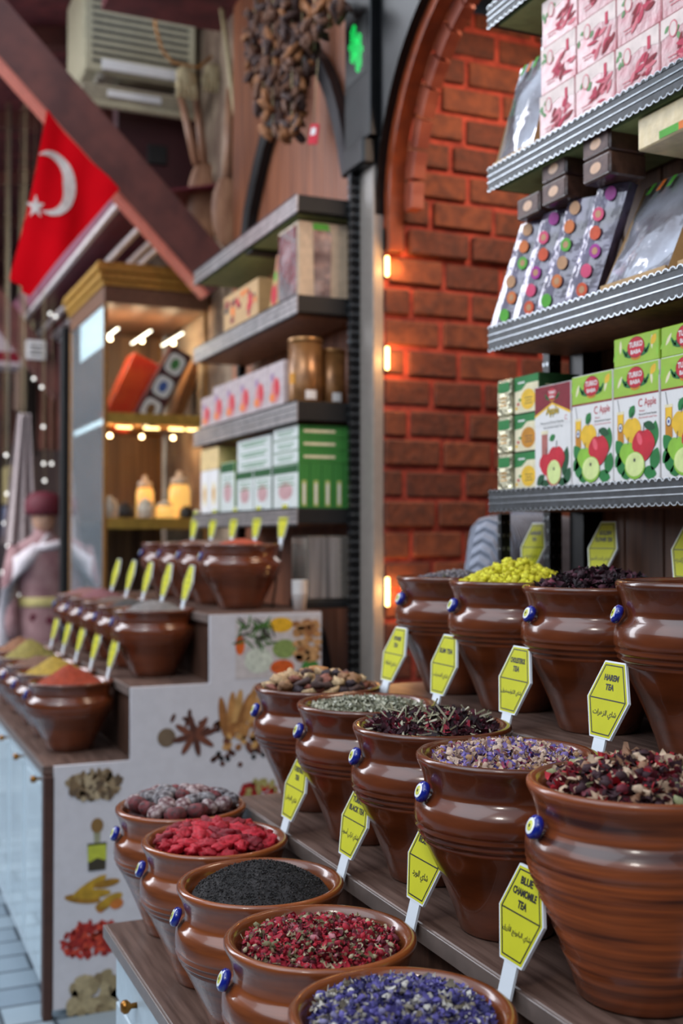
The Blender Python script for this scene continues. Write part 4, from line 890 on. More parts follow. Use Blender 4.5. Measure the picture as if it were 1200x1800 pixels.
# ------------------------------------------------------------------ LIGHT LINE AT THE JAMB
WARM=mat('warm_led',(1,.6,.2),emit=(1,.62,.22),es=9)
for i,(v0,v1) in enumerate([(450,485),(610,650),(1015,1065)]):
    h0=(943-v1)/2000*4.16; h1=(943-v0)/2000*4.16
    t=thing('led_lamp',(1.806,3.735,H(h0)),'warm strip lamp on the brick corner, %s of three'%['highest','middle','lowest'][i],'lamp','warm strip lamps'); b=MB(); b.rbox(-.006,.006,-.006,.006,0,h1-h0,WARM,.002); b.build('tube',t); b=MB(); b.box(-.006,.006,.006,.012,-.006,h1-h0+.006,BLACKM); b.build('bracket',t)
    lamp('led_light','POINT',(1.83,3.69,H((h0+h1)/2)),1.1,(1,.5,.16),.02)
lamp('passage_light','AREA',(2.3,2.9,H(1.95)),26,(1,.78,.6),.6,(2.3,3.4,0))  # added lamp, unseen, brightens the bricks in the passage
# green LED emblem on the black panel
t=thing('led_sign',(1.728,3.83,H(1.72)),'green dotted LED emblem glowing on the black panel','sign',rot=RZ)
b=MB(); b.rbox(-.10,.08,0,.006,-.02,.20,BLACKM,.002); b.build('plate',t)
LED=mat('green_led',(0,.8,.2),emit=(.01,1,.16),es=1.8)
b=MB()
for (cx,cz,rx,rz) in ((.030,.125,.036,.068),(-.018,.075,.036,.068)):
    for i in range(6):
        for j in range(12):
            px=-rx+2*rx*i/5; pz=-rz+2*rz*j/11
            if (px/rx)**2+(pz/rz)**2<=1.05: b.blob((-(cx+px),-.002,cz+pz),.0032,LED,sc=(1,.6,1))
b.build('led_dots',t)

# ------------------------------------------------------------------ DISPLAY CASE
GOLD=mat('gold_trim',S(196,150,70),.35,metal=.4,var=.15); GOLDD=mat('gold_dark',S(150,104,50),.4,metal=.3)
GLASS=mat('case_glass',(.9,.96,.95),.02,trans=1,var=0); GLASS.node_tree.nodes['Principled BSDF'].inputs['IOR'].default_value=1.12
GLASS2=mat('case_side_glass',S(214,228,236),.03,trans=.85,var=.02); GLASS2.node_tree.nodes['Principled BSDF'].inputs['IOR'].default_value=1.7
X0,X1,Y0,Y1=1.24,1.81,6.0,7.0
dc=thing('display_case',(1.5,6.5,0),'tall lit glass display case with gold cornice beyond the spice counter','display case')
def dp(name,f,par=None):
    b=MB(); f(b); o=b.build(name,par or dc)
    if par is None: o.location=(-1.5,-6.5,0)
    return o
dp('base',lambda b:b.rbox(X0,X1,Y0,Y1,0,H(-.5),mat('case_base',S(80,60,48),.5),.005))
def corn(b):
    for k,(e,z0,z1) in enumerate([(.0,1.24,1.33),(.012,1.33,1.36),(.03,1.36,1.40),(.05,1.40,1.43),(.04,1.43,1.45)]): b.rbox(X0-e,X1,Y0-e,Y1,H(z0),H(z1),GOLD if k else mat('case_head',S(112,76,54),.45),.003)
dp('cornice',corn)
for (xa,ya) in ((X0,Y0),(X0,Y1-.02),(X1-.02,Y0),(X1-.02,Y1-.02)): dp('post',lambda b:b.rbox(xa,xa+.02,ya,ya+.02,H(-.5),H(1.24),GOLDD,.002))
dp('glass_pane',lambda b:b.box(X0+.02,X1-.02,Y0+.006,Y0+.011,H(-.5),H(1.24),GLASS)); dp('glass_pane',lambda b:b.box(X0+.006,X0+.011,Y0+.02,Y1-.02,H(-.5),H(1.24),GLASS2))
dp('back_panel',lambda b:b.box(X0+.02,X1-.02,Y1-.02,Y1-.01,H(-.5),H(1.24),mat('case_back',S(150,110,76),.5,scale=3,col2=S(90,62,44),stretch=(8,1,.3))))
for h_ in (.62,.06): dp('shelf',lambda b:(b.rbox(X0+.022,X1-.005,Y0+.02,Y1-.022,H(h_),H(h_)+.03,GOLDD,.002),b.rbox(X0+.022,X1-.005,Y0+.012,Y0+.02,H(h_)-.02,H(h_)+.04,GOLD,.002)))
LEDW=mat('led_white',(1,.9,.75),emit=(1,.88,.7),es=5); LEDY=mat('led_yellow',(1,.75,.3),emit=(1,.66,.25),es=6)
for xx in (1.33,1.51,1.69): dp('strip_light',lambda b:b.rbox(xx,xx+.012,Y0+.10,Y0+.55,H(1.12),H(1.128),LEDW,.002))
dp('strip_light',lambda b:b.rbox(X0+.014,X0+.019,Y0+.03,Y0+.72,H(1.02),H(1.235),mat('led_cool',(.9,1,1),emit=(.9,1,1),es=2.5),.002))  # added glowing panel, stands in for a reflection in the side glass
dp('strip_light',lambda b:b.rbox(X0+.013,X0+.019,Y0+.05,Y1-.1,H(.60),H(.63),mat('led_cool',(1,1,1)),.002))
for xx in (1.33,1.48,1.62,1.72): dp('strip_light',lambda b:b.rbox(xx,xx+.085,Y0+.10,Y0+.11,H(.585),H(.597),LEDY,.002))
for xx in (1.336,1.516,1.696):
    lamp('case_light','POINT',(xx,6.3,H(1.10)),2.2,(1,.72,.42),.012); lamp('case_light_low','POINT',(xx,6.3,H(.56)),1.6,(1,.62,.3),.012)
# contents
zc_=H(.65)+.001
t=thing('red_box',(1.30,6.3,zc_),'large red gift box leaning in the lit display case','box'); Mx=Matrix.Rotation(R(24),4,'Y'); b=MB(); b.rbox(0,.16,0,.18,0,.42,mat('red_gift',S(200,52,36),.25,scale=5,col2=S(222,90,40)),.004,Mx); b.build('carton',t)
t=thing('oval_label_pack',(1.435,6.16,zc_),'dark brown pack with green, blue and brown ovals leaning in the display case','pack')
Mx=Matrix.Rotation(R(28),4,'Y'); b=MB(); b.rbox(0,.13,0,.10,0,.47,mat('dark_pack',S(72,30,34),.3),.004,Mx); b.build('carton',t)
b=MB()
for k,(zz_,c_) in enumerate([(.38,(70,130,70)),(.235,(60,90,160)),(.09,(130,90,50))]):
    b.flat([(.062+.05*math.copysign(abs(math.cos(a))**.6,math.cos(a)),zz_+.06*math.copysign(abs(math.sin(a))**.6,math.sin(a))) for a in [2*math.pi*i/28 for i in range(28)]],-.001,PW,Mx); b.ell(.062,zz_,.024,.034,-.002,mat('oval%d'%k,S(*c_),.4),Mx)
b.build('printed_front',t)
t=thing('orange_sack_pack',(1.68,6.3,zc_),'tan pack leaning behind the dark brown one in the display case','pack'); Mx=Matrix.Rotation(R(20),4,'Y'); b=MB(); b.rbox(0,.06,0,.12,0,.38,mat('tan_pack',S(150,100,56),.4),.004,Mx); b.build('carton',t)
zc_=H(.09)+.001
AMB=mat('amber_glass',S(240,170,80),.1,emit=(1,.55,.15),es=.8); JW=mat('jar_white',S(232,214,196),.2); JD=mat('jar_dark',S(50,40,36),.3)  # AMB emission paints a glow into jars that are no lamps
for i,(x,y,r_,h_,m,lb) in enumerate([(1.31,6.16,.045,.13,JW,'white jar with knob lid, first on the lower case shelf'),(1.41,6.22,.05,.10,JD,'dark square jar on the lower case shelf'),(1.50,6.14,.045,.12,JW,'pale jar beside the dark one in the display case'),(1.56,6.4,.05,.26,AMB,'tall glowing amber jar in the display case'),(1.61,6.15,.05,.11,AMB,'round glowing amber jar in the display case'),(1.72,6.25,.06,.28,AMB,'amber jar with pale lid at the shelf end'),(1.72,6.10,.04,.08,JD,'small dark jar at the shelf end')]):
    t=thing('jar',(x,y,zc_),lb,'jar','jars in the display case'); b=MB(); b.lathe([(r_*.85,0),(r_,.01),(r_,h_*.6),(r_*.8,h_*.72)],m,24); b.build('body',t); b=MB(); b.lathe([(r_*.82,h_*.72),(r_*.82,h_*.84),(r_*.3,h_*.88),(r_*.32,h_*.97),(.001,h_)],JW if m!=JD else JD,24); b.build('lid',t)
# ------------------------------------------------------------------ TIMBER, ROOF, AWNING
BEAM=mat('painted_timber',S(112,62,54),.6,scale=7,stretch=(1,1,1),col2=S(84,46,42),bump=.3)
MARO=mat('maroon_planks',S(124,58,60),.6,scale=6,col2=S(84,38,44),bump=.3); MARD=mat('maroon_dark',S(58,16,22),.5)
def bar(name,p,q,w_,t_,m,label=None,cat=None,group=None,edge=None):
    p=Vector(p);q=Vector(q); L=(q-p).length; b=MB(); b.rbox(0,L,-t_/2,t_/2,-w_/2,w_/2,m,.006)
    if edge: b.box(.01,L-.01,-t_/2-.002,t_/2+.002,-w_/2-.003,-w_/2+.014,edge)
    o=b.build(name,None,p,(q-p).to_track_quat('X','Z').to_euler()); 
    if label: tag(o,label,cat,group)
    return o
xa,ha=on_y(370,440,5.74); xb,hb_=on_y(-30,20,5.74)
bar('timber_brace',(1.80,5.74,H(1.33)),(xb-.1,5.74,H(hb_+.09)),.235,.12,BEAM,'thick diagonal red brown timber brace carrying the flag','beam','diagonal timber braces',edge=mat('beam_edge',S(190,104,86),.5))  # salmon edge strip paints the light on the brace's underside
xa,ha=on_y(112,690,9.0); xb,hb_=on_y(-60,470,9.0); bar('timber_brace',(xa,9.0,H(ha)),(xb,9.0,H(hb_)),.2,.1,BEAM,'smaller diagonal timber brace far down the lane above the hanging rugs','beam','diagonal timber braces')
xa,ha=on_y(40,770,12.0); xb,hb_=on_y(-60,640,12.0); bar('timber_brace',(xa+.0,12.0,H(ha)),(xb,12.0,H(hb_)),.2,.1,BEAM,'most distant diagonal timber brace at the lane end','beam','diagonal timber braces')
# plank roof over the lane edge
b=MB(); 
for i in range(46):
    y0=5.95+i*.22; b.rbox(-.5,1.9,y0,y0+.215,-.02,.02,MARO,.004,Matrix.Translation((0,0,H(2.95)))@Matrix.Rotation(R(-9),4,'Y'))
o=b.build('ceiling_1'); struct(o)
b=MB(); b.box(1.2,1.9,-3,5.9,H(2.75),H(2.8),MARO); o=b.build('ceiling_3'); struct(o)  # unseen canopy added overhead to shade the shop side
b=MB(); b.box(-3.6,1.8,-3.2,-3,0,3.6,mat('rear_facade',S(84,66,58),.8,scale=1,col2=S(50,38,34))); struct(b.build('wall_rear'))  # unseen wall added behind the camera to block frontal light
b=MB()
for k in range(7): b.rbox(-.5,1.9,7.0+k*1.5,7.1+k*1.5,-.14,-.02,BEAM,.004,Matrix.Translation((0,0,H(2.95)))@Matrix.Rotation(R(-9),4,'Y'))
o=b.build('ceiling_2'); struct(o)
# awning
t=thing('shop_awning',(1.5,7.2,H(1.9)),'maroon awning with white rails below the timber brace','awning')
AWN=mat('awning_cloth',S(112,34,52),.6,var=.15,scale=8); RAIL=mat('awning_rail',S(226,214,212),.35)
b=MB(); b.add([(-.21,-1.33,-.13),(.33,-1.33,.0),(.33,2.5,.0),(-.21,2.5,-.13),(-.21,-1.33,-.12),(.33,-1.33,.01),(.33,2.5,.01),(-.21,2.5,-.12)],[(0,1,2,3),(7,6,5,4),(0,4,5,1),(3,2,6,7),(1,5,6,2),(0,3,7,4)],AWN); b.build('cloth',t)
for xx,zz_ in ((-.215,-.145),(-.05,-.20),(.06,-.22),(.11,-.24)): b=MB(); b.rbox(xx,xx+.03,-1.34,2.5,zz_-.02,zz_+.012,RAIL,.003); b.build('rail',t)
b=MB(); b.add([(-.22,-1.3,-.13),(-.22,2.5,-.13),(-.285,2.5,-.02),(-.285,-1.3,-.02),(-.217,-1.3,-.13),(-.217,2.5,-.13),(-.282,2.5,-.02),(-.282,-1.3,-.02)],[(0,1,2,3),(7,6,5,4),(0,3,7,4)],mat('valance_cloth',S(150,92,110),.6)); b.build('valance',t)
# ------------------------------------------------------------------ FLAG
YF=5.62
def fpt(u,v): x,h=on_y(u,v,YF); return Vector((x,H(h)))
A_,B_,C_,D_=fpt(78,188),fpt(206,330),fpt(50,517),fpt(18,487)
def fy(x,z): return YF+.022*math.sin(x*16+z*3)+.006*math.sin(x*37-z*6)
fl=thing('turkish_flag',(0,0,0),'red flag with white crescent and star hanging from the timber brace','flag')
FR=mat('flag_red',S(222,4,22),.9,spec=.1,var=.06,scale=5)
b=MB(); N=28; v=[];f=[]
for s_ in (0,.003):
    for i in range(N+1):
        for j in range(N+1):
            p=i/N;q=j/N; P=(A_*(1-p)+B_*p)*(1-q)+(D_*(1-p)+C_*p)*q
            P=P+Vector((.012*math.sin(p*9+q*4)*q,0)); v.append((P.x,fy(P.x,P.y)+s_,P.y))
M1=(N+1)**2
for i in range(N):
    for j in range(N):
        a=i*(N+1)+j; f.append((a,a+N+1,a+N+2,a+1)); f.append((M1+a,M1+a+1,M1+a+N+2,M1+a+N+1))
b.add(v,f,FR,True); b.build('cloth',fl)
def on_flag(polyfn,name):
    b=MB(); polyfn(b); b.build(name,fl)
FW=mat('flag_white',S(226,214,208),.7)
def cres(b):
    c0=fpt(88,320); k=5.9/2000; ro=43*k; ri=34*k; n=40; P=[];Q=[]
    a0=-2.2; a1=2.35
    off=Vector((-14*k,6*k))
    for i in range(n+1):
        a=-2.05+(4.25)*i/n; P.append(Vector((ro*.92*math.cos(a),ro*1.25*math.sin(a))))
        w_=.001+ro*.50*max(0,math.cos((a-.08)/4.25*math.pi))**.8; d=P[-1].normalized(); Q.append(P[-1]-d*w_)
    v=[];
    for p in P+Q: x=c0.x+p.x; z=c0.y+p.y; v.append((x,fy(x,z)-.004,z))
    b.add(v,[(i,i+1,n+2+i,n+1+i) for i in range(n)],FW,True)
def star(b):
    c0=fpt(58,362); k=5.9/2000; v=[(c0.x,fy(c0.x,c0.y)-.005,c0.y)]
    for i in range(10):
        a=math.pi/2+i*math.pi/5; r_=(20 if i%2==0 else 8)*k; x=c0.x+r_*.75*math.cos(a); z=c0.y+r_*math.sin(a); v.append((x,fy(x,z)-.005,z))
    b.add(v,[(0,1+i,1+(i+1)%10) for i in range(10)],FW)
on_flag(cres,'crescent'); on_flag(star,'star')
# ------------------------------------------------------------------ AIR CONDITIONERS, BOXES, CABLES
ACM=mat('ac_beige',S(176,166,138),.5,var=.08); ACD=mat('ac_dark',S(60,56,48),.5)
def ac(x0,x1,y0,y1,z0,z1,lab):
    cx,cy=(x0+x1)/2,(y0+y1)/2; t=thing('air_conditioner',(cx,cy,z0),lab,'air conditioner')
    w_,d_,h_=x1-x0,y1-y0,z1-z0
    b=MB(); b.rbox(-w_/2,w_/2,-d_/2,d_/2,.04,h_,ACM,.015); b.build('casing',t)
    b=MB()
    for k in range(10): b.box(-w_/2+.05,w_/2-.05,-d_/2-.006,-d_/2,.10+k*(h_-.18)/10,.10+k*(h_-.18)/10+.015,ACD)
    b.build('grille',t)
    b=MB(); b.rbox(-w_/2+.1,w_/2-.12,-d_/2-.012,-d_/2,.06,.12,PW,.004); b.build('label_plate',t)
    for s_ in (-1,1): b=MB(); b.rbox(s_*w_*.35-.02,s_*w_*.35+.02,-d_/2-.02,d_/2,0,.04,mat('ac_bracket',S(120,112,100),.5),.004); b.build('bracket',t)
    return t
ac(1.16,1.80,6.2,6.7,H(2.50),H(3.10),'beige air conditioner casing above the timber brace')
t=thing('pipe_box',(1.48,6.14,H(2.36)),'shallow beige pipe box hanging under the air conditioner','box'); b=MB(); b.rbox(-.34,.30,0,.05,0,.10,mat('pipe_beige',S(150,138,116),.5),.01); b.build('cover',t); b=MB(); b.rbox(-.33,.29,-.03,0,-.035,.0,ACM,.006); b.rbox(-.2,.1,-.01,0,.03,.07,PW,.004); b.build('rail',t)
o=ac(.0,.20,0,.4,0,.62,'small beige air conditioner standing behind the flag'); o.location=(1.46,10.0,H(2.45)) ; o.location=(.80,9.2,H(2.20))
xa,ha=on_y(203,340,6.25); xb,hb_=on_y(345,165,6.25)
t=thing('sign_box',((xa+xb)/2,6.25,H(ha)),'dark maroon wall box with a small black socket','box'); W_=xb-xa; b=MB(); b.rbox(-W_/2,W_/2,0,.12,0,hb_-ha,MARD,.006); b.build('box',t); b=MB(); b.rbox(-.06,.05,-.012,0,.20,.31,INK,.004); b.build('socket',t)
def cable(name,pts,r_,m,lab,cat='cable'):
    b=MB(); P=[]
    for (u,v,y) in pts: x,h=on_y(u,v,y); P.append((x,y,H(h)))
    b.tube(P,r_,m,8); return tag(b.build(name),lab,cat)
CB=mat('cable_beige',S(190,172,130),.5); CO=mat('cable_orange',S(176,120,60),.5)
cable('cable',[(385,-10,5.64),(395,60,5.64),(405,140,5.64),(415,220,5.62),(425,290,5.60),(430,370,5.56)],.014,CB,'thick beige cable running down the plaster wall')
cable('cable',[(268,0,6.05),(270,40,6.04),(282,80,6.0),(300,102,5.98),(345,112,5.96),(370,92,5.95)],.009,CO,'thin orange cable looping below the air conditioner')
KN=mat('knot_beige',S(196,176,136),.8,bump=.4)
for (u,v,lb) in ((325,135,'beige cloth knot tying the long wooden ladle handle'),(372,125,'smaller beige cloth knot beside the first knot')):
    x,h=on_y(u,v,5.93); b=MB(); b.blob((0,0,0),.06,KN,sc=(1,.6,1.1),rough=.5,lv=2,seed=u); 
    for k in range(5): b.tube([(-.04+.02*k,-.01,0),(-.045+.022*k,-.02,-.05),(-.05+.025*k,-.01,-.10)],.012,KN,6)
    tag(b.build('cloth_knot',None,(x,5.93,H(h))),lb,'knot')
LW=mat('ladle_wood',S(176,130,100),.4,scale=8,stretch=(4,4,1),col2=S(140,96,72))
def ladle(name,u0,v0,u1,v1,bl,bw,y,lab,flat=.02):
    x0,h0=on_y(u0,v0,y); x1,h1=on_y(u1,v1,y); t=thing(name,(x1,y,H(h1)),lab,'paddle','long wooden paddles hanging on the wall'); d=Vector((x0-x1,0,h0-h1))
    b=MB(); b.tube([d,d*.5,d*.05],[.018,.020,.024],LW,10); b.build('handle',t)
    b=MB(); b.blob((0,0,0),1,LW,sc=(bw,flat,bl),lv=3); o=b.build('blade',t); o.location=(-d.x*.25,0,-bl*.85); return t
ladle('wooden_paddle',312,150,345,290,.26,.085,5.98,'long wooden paddle with pale handle, blade behind the timber brace')
ladle('wooden_paddle',340,150,358,290,.22,.07,6.04,'second long wooden paddle close beside the first')
ladle('wooden_paddle',402,150,398,315,.19,.085,5.66,'wide wooden paddle with a pale blade near the black arch')
# dried aubergine strings
DA=[mat('dried_a',S(70,46,40),.7,var=.3,scale=60),mat('dried_b',S(110,72,52),.7,var=.3,scale=60),mat('dried_c',S(150,96,56),.7,var=.3,scale=60)]
specs=[(462,-20,190,1.66,4.62),(478,-25,235,1.62,4.55),(497,-25,150,1.66,4.5),(512,-20,245,1.60,4.42),(530,-20,185,1.64,4.35),(552,-20,80,1.62,4.3),(578,-20,40,1.64,4.25),(600,-20,25,1.66,4.2),(446,10,150,1.68,4.7)]
for i,(u,v0,v1,x,yg) in enumerate(specs):
    y,h0=on_x(u,v0,x); _,h1=on_x(u,v1,x)
    t=thing('dried_aubergine_string',(x,y,H(h1)),'string of shrivelled dark dried aubergines hanging by the black arch','dried vegetables','dried aubergine strings')
    L=h0-h1; b=MB(); b.tube([(0,0,0),(0,0,L+.1)],.003,KN,6); b.build('string',t)
    n=int(L/.032); b=MB()
    for j in range(n):
        for q in range(3):
            a=random.uniform(0,6.28); b.blob((.028*math.cos(a),.032*math.sin(a),.02+j*.032+random.uniform(-.012,.012)),.03,random.choices(DA,[4,3,1.2 if j>2 else 3])[0],sc=(.55,.5,1.25),rough=.7,lv=2,seed=i*97+j*3+q,rot=Matrix.Rotation(random.gauss(0,.5),3,'X')@Matrix.Rotation(random.gauss(0,.5),3,'Y'))
    b.build('dried_aubergines',t).name='dried_slices'
y,h=on_x(541,240,1.60); b=MB(); b.prism([(-.025,-.03),(.02,-.04),(.03,.035),(-.01,.045)],-.002,.002,RED); b.flat([(-.012,.0),(.012,.0),(.016,.025),(-.006,.028)],-.0026,PW); b.tube([(0,0,.04),(0,.03,.3)],.0015,KN,4)
tag(b.build('price_tag',None,(1.60,y-.05,H(h)),(0,0,R(-60))),'small red and white tag hanging below the dried aubergines','tag')
# ------------------------------------------------------------------ FAR LANE
bar('lane_post',(1.27,7.32,0),(1.27,7.32,H(1.33)),.06,.06,BLACKM,'slim black post beyond the lit display case','post')
# mannequin in kaftan
mq=thing('mannequin',(1.20,7.72,0),'shop mannequin in a rose kaftan with cream belt, white veil and burgundy hat','mannequin')
KF=mat('kaftan',S(160,124,124),.7,scale=9,col2=S(132,92,96)); KD=mat('kaftan_dots',S(100,24,44),.7); VL=mat('veil',S(206,196,200),.6); SKN=mat('mannequin_skin',S(176,136,112),.5)
b=MB(); b.lathe([(.30,.30),(.27,.5),(.22,.8),(.165,1.05),(.15,1.14),(.17,1.28),(.19,1.42),(.17,1.5),(.07,1.56),(.06,1.6)],KF,32,Matrix.Diagonal((1,.7,1,1))); b.build('kaftan',mq)
b=MB()
for (x,z) in [(-.08,1.02),(.05,.86),(-.03,.72),(.1,.66),(-.1,.55),(.02,1.0),(-.05,1.32),(.07,.48)]:
    rr=.30-(z-.3)*.18; b.ell(x,z,.022,.026,-.7*math.sqrt(max(.0001,rr*rr-x*x))-.006,KD)
b.build('flower_print',mq)
b=MB(); b.lathe([(.158,1.09),(.162,1.10),(.160,1.14),(.156,1.15)],mat('belt',S(200,184,120),.5),32,Matrix.Diagonal((1.02,.73,1,1))); b.build('belt',mq)
b=MB(); b.tube([(.0,-.0,1.52),(-.06,-.09,1.46),(-.16,-.10,1.38),(-.22,-.05,1.2),(-.26,.0,.9),(-.30,.02,.5)],[.03,.05,.06,.05,.06,.05],VL,12); b.tube([(.03,-.05,1.55),(-.05,-.12,1.47),(.10,-.12,1.50),(.17,-.02,1.52)],[.03,.035,.03,.03],VL,10); b.build('veil',mq)
for s_ in (-1,1): b=MB(); b.tube([(s_*.17,0,1.48),(s_*.22,-.02,1.25),(s_*.21,-.05,1.02),(s_*.2,-.10,.9)],[.06,.055,.05,.045],KF,12); b.build('sleeve',mq)
b=MB(); b.blob((0,0,1.68),.095,SKN,sc=(.82,.95,1.2),lv=3); b.tube([(0,0,1.55),(0,0,1.64)],.045,SKN,12); b.blob((0,-.092,1.67),.014,SKN,sc=(.8,1,1.4)); b.build('head',mq)
b=MB(); b.lathe([(.11,1.69),(.125,1.72),(.12,1.79),(.08,1.84),(.01,1.85)],mat('hat_burgundy',S(92,18,34),.7),28); b.build('hat',mq)
b=MB(); b.tube([(0,0,.0),(0,0,.4)],.02,BLACK,12); b.lathe([(.18,0),(.18,.015),(.03,.03)],BLACK,28); b.build('stand',mq)
# bauble strings with painted sparkle / hanging cloths
CL=[mat('cloth_a',S(170,152,140),.7,var=.2),mat('cloth_b',S(110,80,70),.7,var=.2),mat('cloth_c',S(150,120,112),.7,var=.25)]
b=MB(); v=[];f=[]
for i in range(13):
    for j in range(2): v.append((.24*(i/12)*(1.0 if j else .35)+(0 if j else .10),.03*math.sin(i*1.6),(0 if j else .9)))
for i in range(12): f.append((2*i,2*i+2,2*i+3,2*i+1))
b.add(v,f,mat('sheer',S(176,160,158),.6)); b.tube([(.14,0,.89),(.14,0,3.25)],.004,KN,4); o=b.build('hanging_veil',None,(.98,8.1,H(-.05))); tag(o,'pale sheer cloth hanging above the mannequin','cloth'); o.modifiers.new('solid','SOLIDIFY').thickness=.004
SPK=mat('sequin',(.95,.95,.9),.1,emit=(1,.97,.9),es=1.6)  # emission paints the sparkle into the baubles
for i,(u,v) in enumerate([(10,800),(12,868),(8,920),(14,960),(6,1005),(45,990),(36,1045),(32,1110),(75,750),(76,815),(90,815),(78,845),(86,550),(58,665),(72,680),(6,1010),(120,545),(96,555)]):
    x,h=on_y(u,v,8.3); b=MB(); b.blob((0,0,0),.012,SPK,lv=2); b.tube([(0,0,.01),(0,0,3.02+.16*x-h)],.0012,KN,4); tag(b.build('hanging_bauble',None,(x,8.3,H(h))),'small bright glass bauble hanging over the lane by the mannequin','bauble','glass baubles over the lane')
x,h=on_y(14,740,8.35); b=MB(); b.tube([(0,0,-1.6),(0,0,2.35)],.006,mat('wire',S(60,60,66),.5),6); tag(b.build('bauble_wire',None,(x,8.35,H(h))),'thin wire carrying glass baubles at the photo edge','wire')
def far_box(u0,v0,u1,v1,y,d_,m,nm,lab,cat,front=None):
    xa,ha=on_y(u0,v1,y); xb,hb_=on_y(u1,v0,y); t=thing(nm,((xa+xb)/2,y,H(ha)),lab,cat); W_=xb-xa; Hh=hb_-ha
    b=MB(); b.rbox(-W_/2,W_/2,0,d_,0,Hh,m,.006); b.build('body',t)
    if front: b=MB(); front(b,W_,Hh); b.build('printed_front',t)
    return t
far_box(12,820,60,885,9.5,.3,mat('fb1',S(176,156,104),.5),'goods_box','yellow beige box on the dark stand down the lane','box',lambda b,w_,h_:(b.ell(0,h_*.35,w_*.25,h_*.12,-.003,LEAF),lines(b,0,h_*.8,w_*.7,3,INK,-.003,.03,.008)))
far_box(12,890,52,945,9.45,.3,mat('fb2',S(90,104,140),.5),'goods_box','blue printed box below the yellow beige box','box',lambda b,w_,h_:(b.ell(0,h_*.5,w_*.3,h_*.3,-.003,PW),b.ell(0,h_*.5,w_*.15,h_*.2,-.004,PMR)))
far_box(12,950,48,1120,9.4,.5,mat('fb3',S(44,34,38),.6),'dark_stand','dark stand carrying the printed boxes down the lane','stand',lambda b,w_,h_:rect(b,-w_*.4,w_*.4,h_*.1,h_*.9,mat('fb3b',S(56,44,46),.6),-.004))
far_box(44,598,80,630,8.9,.02,PW,'notice_plate','small white notice plate fixed to the far timber','sign',lambda b,w_,h_:lines(b,0,h_*.7,w_*.7,3,INK,-.003,h_*.22,.012))
far_box(-40,560,38,640,9.3,.3,mat('fb4',S(190,170,172),.5),'pale_lamp_box','pale box light hanging at the photo edge','box',lambda b,w_,h_:rect(b,-w_*.42,w_*.42,h_*.1,h_*.3,PMR,-.004))
for i,(u0,v0,u1,v1,m,y) in enumerate([(0,640,26,800,mat('hb_a',S(86,52,40),.7,var=.4,scale=6),10.5),(26,610,40,720,mat('hb_b',S(170,140,124),.7),10.4),(44,650,66,800,mat('hb_c',S(60,48,42),.7),10.6),(66,640,104,790,mat('hb_d',S(104,60,48),.7,var=.3,scale=5),10.5),(80,560,118,640,mat('hb_e',S(90,46,44),.7,var=.3,scale=5),10.3)]):
    xa,ha=on_y(u0,v1,y); xb,hb_=on_y(u1,v0,y); b=MB(); n=8
    v=[(xa+(xb-xa)*j/n,y+.02*math.sin(j*2.1),H(z)) for z in (ha,hb_) for j in range(n+1)]; b.add(v,[(j,j+1,n+2+j,n+1+j) for j in range(n)],m); b.tube([((xa+xb)/2,y,H(hb_)-.01),((xa+xb)/2,y,H(3.05+.16*xa))],.01,KN,4)
    o=b.build('hanging_rug'); o.modifiers.new('s','SOLIDIFY').thickness=.01; tag(o,'%s hanging rug far down the lane'%['rust patterned','narrow beige','dark brown','red brown wide','maroon upper'][i],'rug','rugs hanging far down the lane')
# ------------------------------------------------------------------ PERSON IN THE PASSAGE
def skinned(name,pts,edges,m,parent,sub=2):
    me=bpy.data.meshes.new(name); me.from_pydata([p[:3] for p in pts],edges,[]); o=bpy.data.objects.new(name,me); COL.objects.link(o)
    md=o.modifiers.new('skin','SKIN'); md.use_smooth_shade=True
    sv=me.skin_vertices[0].data
    for i,p in enumerate(pts): sv[i].radius=(p[3],p[4] if len(p)>4 else p[3])
    sv[0].use_root=True
    o.modifiers.new('sub','SUBSURF').levels=sub; o.modifiers['sub'].render_levels=sub
    bpy.context.view_layer.update(); dg=bpy.context.evaluated_depsgraph_get(); nm_=bpy.data.meshes.new_from_object(o.evaluated_get(dg)); bpy.data.objects.remove(o)
    nm_.materials.clear(); nm_.materials.append(m); nm_.polygons.foreach_set('material_index',[0]*len(nm_.polygons)); nm_.polygons.foreach_set('use_smooth',[True]*len(nm_.polygons))
    q=bpy.data.objects.new(name,nm_); COL.objects.link(q); q.parent=parent; return q
ps=thing('person',(2.03,3.12,.14),'person in a grey ribbed sweater standing in the brick passage behind the shelf','person',rot=(0,0,R(25)))
SK=mat('skin',S(190,140,112),.55,var=.05)
body=[(0,0,.95,.13,.11),(0,0,1.15,.125,.10),(0,0,1.34,.15,.11),(0,0,1.46,.07,.07),(0,0,1.52,.055),(0,-.01,1.60,.075,.085),(0,0,1.69,.08,.09),(0,0,1.75,.06,.07),
 (.18,0,1.40,.06),(.23,0,1.12,.045),(.24,-.10,.88,.032),(.24,-.13,.80,.03,.018),(-.18,0,1.40,.06),(-.23,0,1.12,.045),(-.24,-.10,.88,.032),(-.24,-.13,.80,.03,.018),
 (.10,0,.86,.09),(.10,.01,.48,.06),(.10,.02,.08,.04),(.10,-.14,.03,.035,.03),(-.10,0,.86,.09),(-.10,.01,.48,.06),(-.10,.02,.08,.04),(-.10,-.14,.03,.035,.03)]
ed=[(0,1),(1,2),(2,3),(3,4),(4,5),(5,6),(6,7),(2,8),(8,9),(9,10),(10,11),(2,12),(12,13),(13,14),(14,15),(0,16),(16,17),(17,18),(18,19),(0,20),(20,21),(21,22),(22,23)]
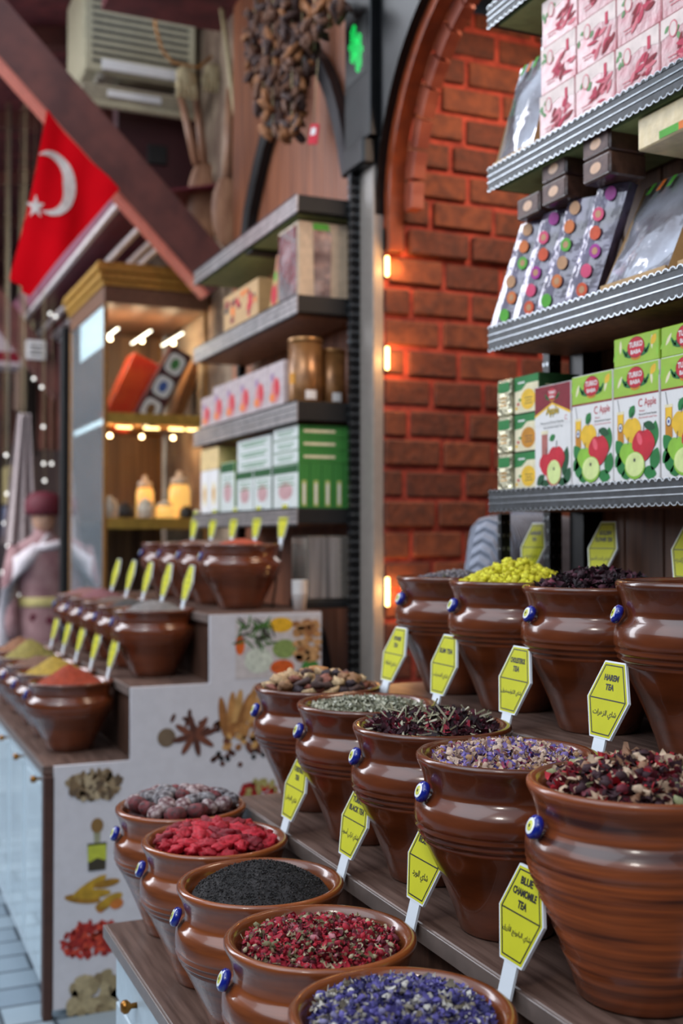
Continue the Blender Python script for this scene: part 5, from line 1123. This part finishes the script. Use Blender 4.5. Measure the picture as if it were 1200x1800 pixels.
for s_,b0 in ((1,11),(-1,15)):
    for k in range(5):
        i0=len(body); dx=(-.022+.011*k)
        if k==4: body+= [(s_*.24-s_*.03,-.15,.80,.010),(s_*.24-s_*.04,-.17,.77,.008)]
        else: body+= [(s_*.24+dx,-.145,.755,.009),(s_*.24+dx,-.15,.72-.004*abs(k-1),.008)]
        ed+=[(b0,i0),(i0,i0+1)]
bd=skinned('body',body,ed,SK,ps)
SWT=mat('grey_rib_knit',S(140,146,162),.9,scale=30,bump=.3)
t_=SWT.node_tree; wv=t_.nodes.new('ShaderNodeTexWave'); wv.inputs['Scale'].default_value=26; tcn=t_.nodes.new('ShaderNodeTexCoord'); t_.links.new(tcn.outputs['Object'],wv.inputs[0])
bmp=t_.nodes.new('ShaderNodeBump'); bmp.inputs['Distance'].default_value=.012; bmp.inputs['Strength'].default_value=1; t_.links.new(wv.outputs['Fac'],bmp.inputs['Height']); t_.links.new(bmp.outputs[0],t_.nodes['Principled BSDF'].inputs['Normal'])
skinned('sweater',[(0,0,.92,.165,.14),(0,0,1.15,.17,.14),(0,0,1.36,.185,.145),(0,0,1.47,.09,.09),(0,0,1.50,.07,.07),(.21,0,1.40,.10,.10),(.28,0,1.14,.085),(.27,-.10,.93,.055),(-.21,0,1.40,.10,.10),(-.28,0,1.14,.085),(-.27,-.10,.93,.055)],[(0,1),(1,2),(2,3),(3,4),(2,5),(5,6),(6,7),(2,8),(8,9),(9,10)],SWT,ps)
skinned('trousers',[(0,0,.93,.15,.13),(.10,0,.84,.105),(.10,.01,.48,.08),(.10,.02,.14,.07),(-.10,0,.84,.105),(-.10,.01,.48,.08),(-.10,.02,.14,.07)],[(0,1),(1,2),(2,3),(0,4),(4,5),(5,6)],mat('trousers_dark',S(34,36,46),.8),ps)
b=MB(); b.blob((0,.018,1.70),.105,mat('hair_dark',S(30,22,20),.6,bump=.4),sc=(.88,.95,1.05),lv=3,rough=.06); b.build('hair',ps)
b=MB(); b.blob((0,-.098,1.66),.013,SK,sc=(.8,1.1,1.5),lv=2)
for s_ in (-1,1): b.blob((s_*.085,.0,1.655),.02,SK,sc=(.4,.7,1.3),lv=2)
b.build('face_features',ps)
for s_ in (-1,1):
    b=MB(); b.rbox(s_*.10-.045,s_*.10+.045,-.17,.09,-.02,.08,BLACKM,.02); b.build('shoe',ps)
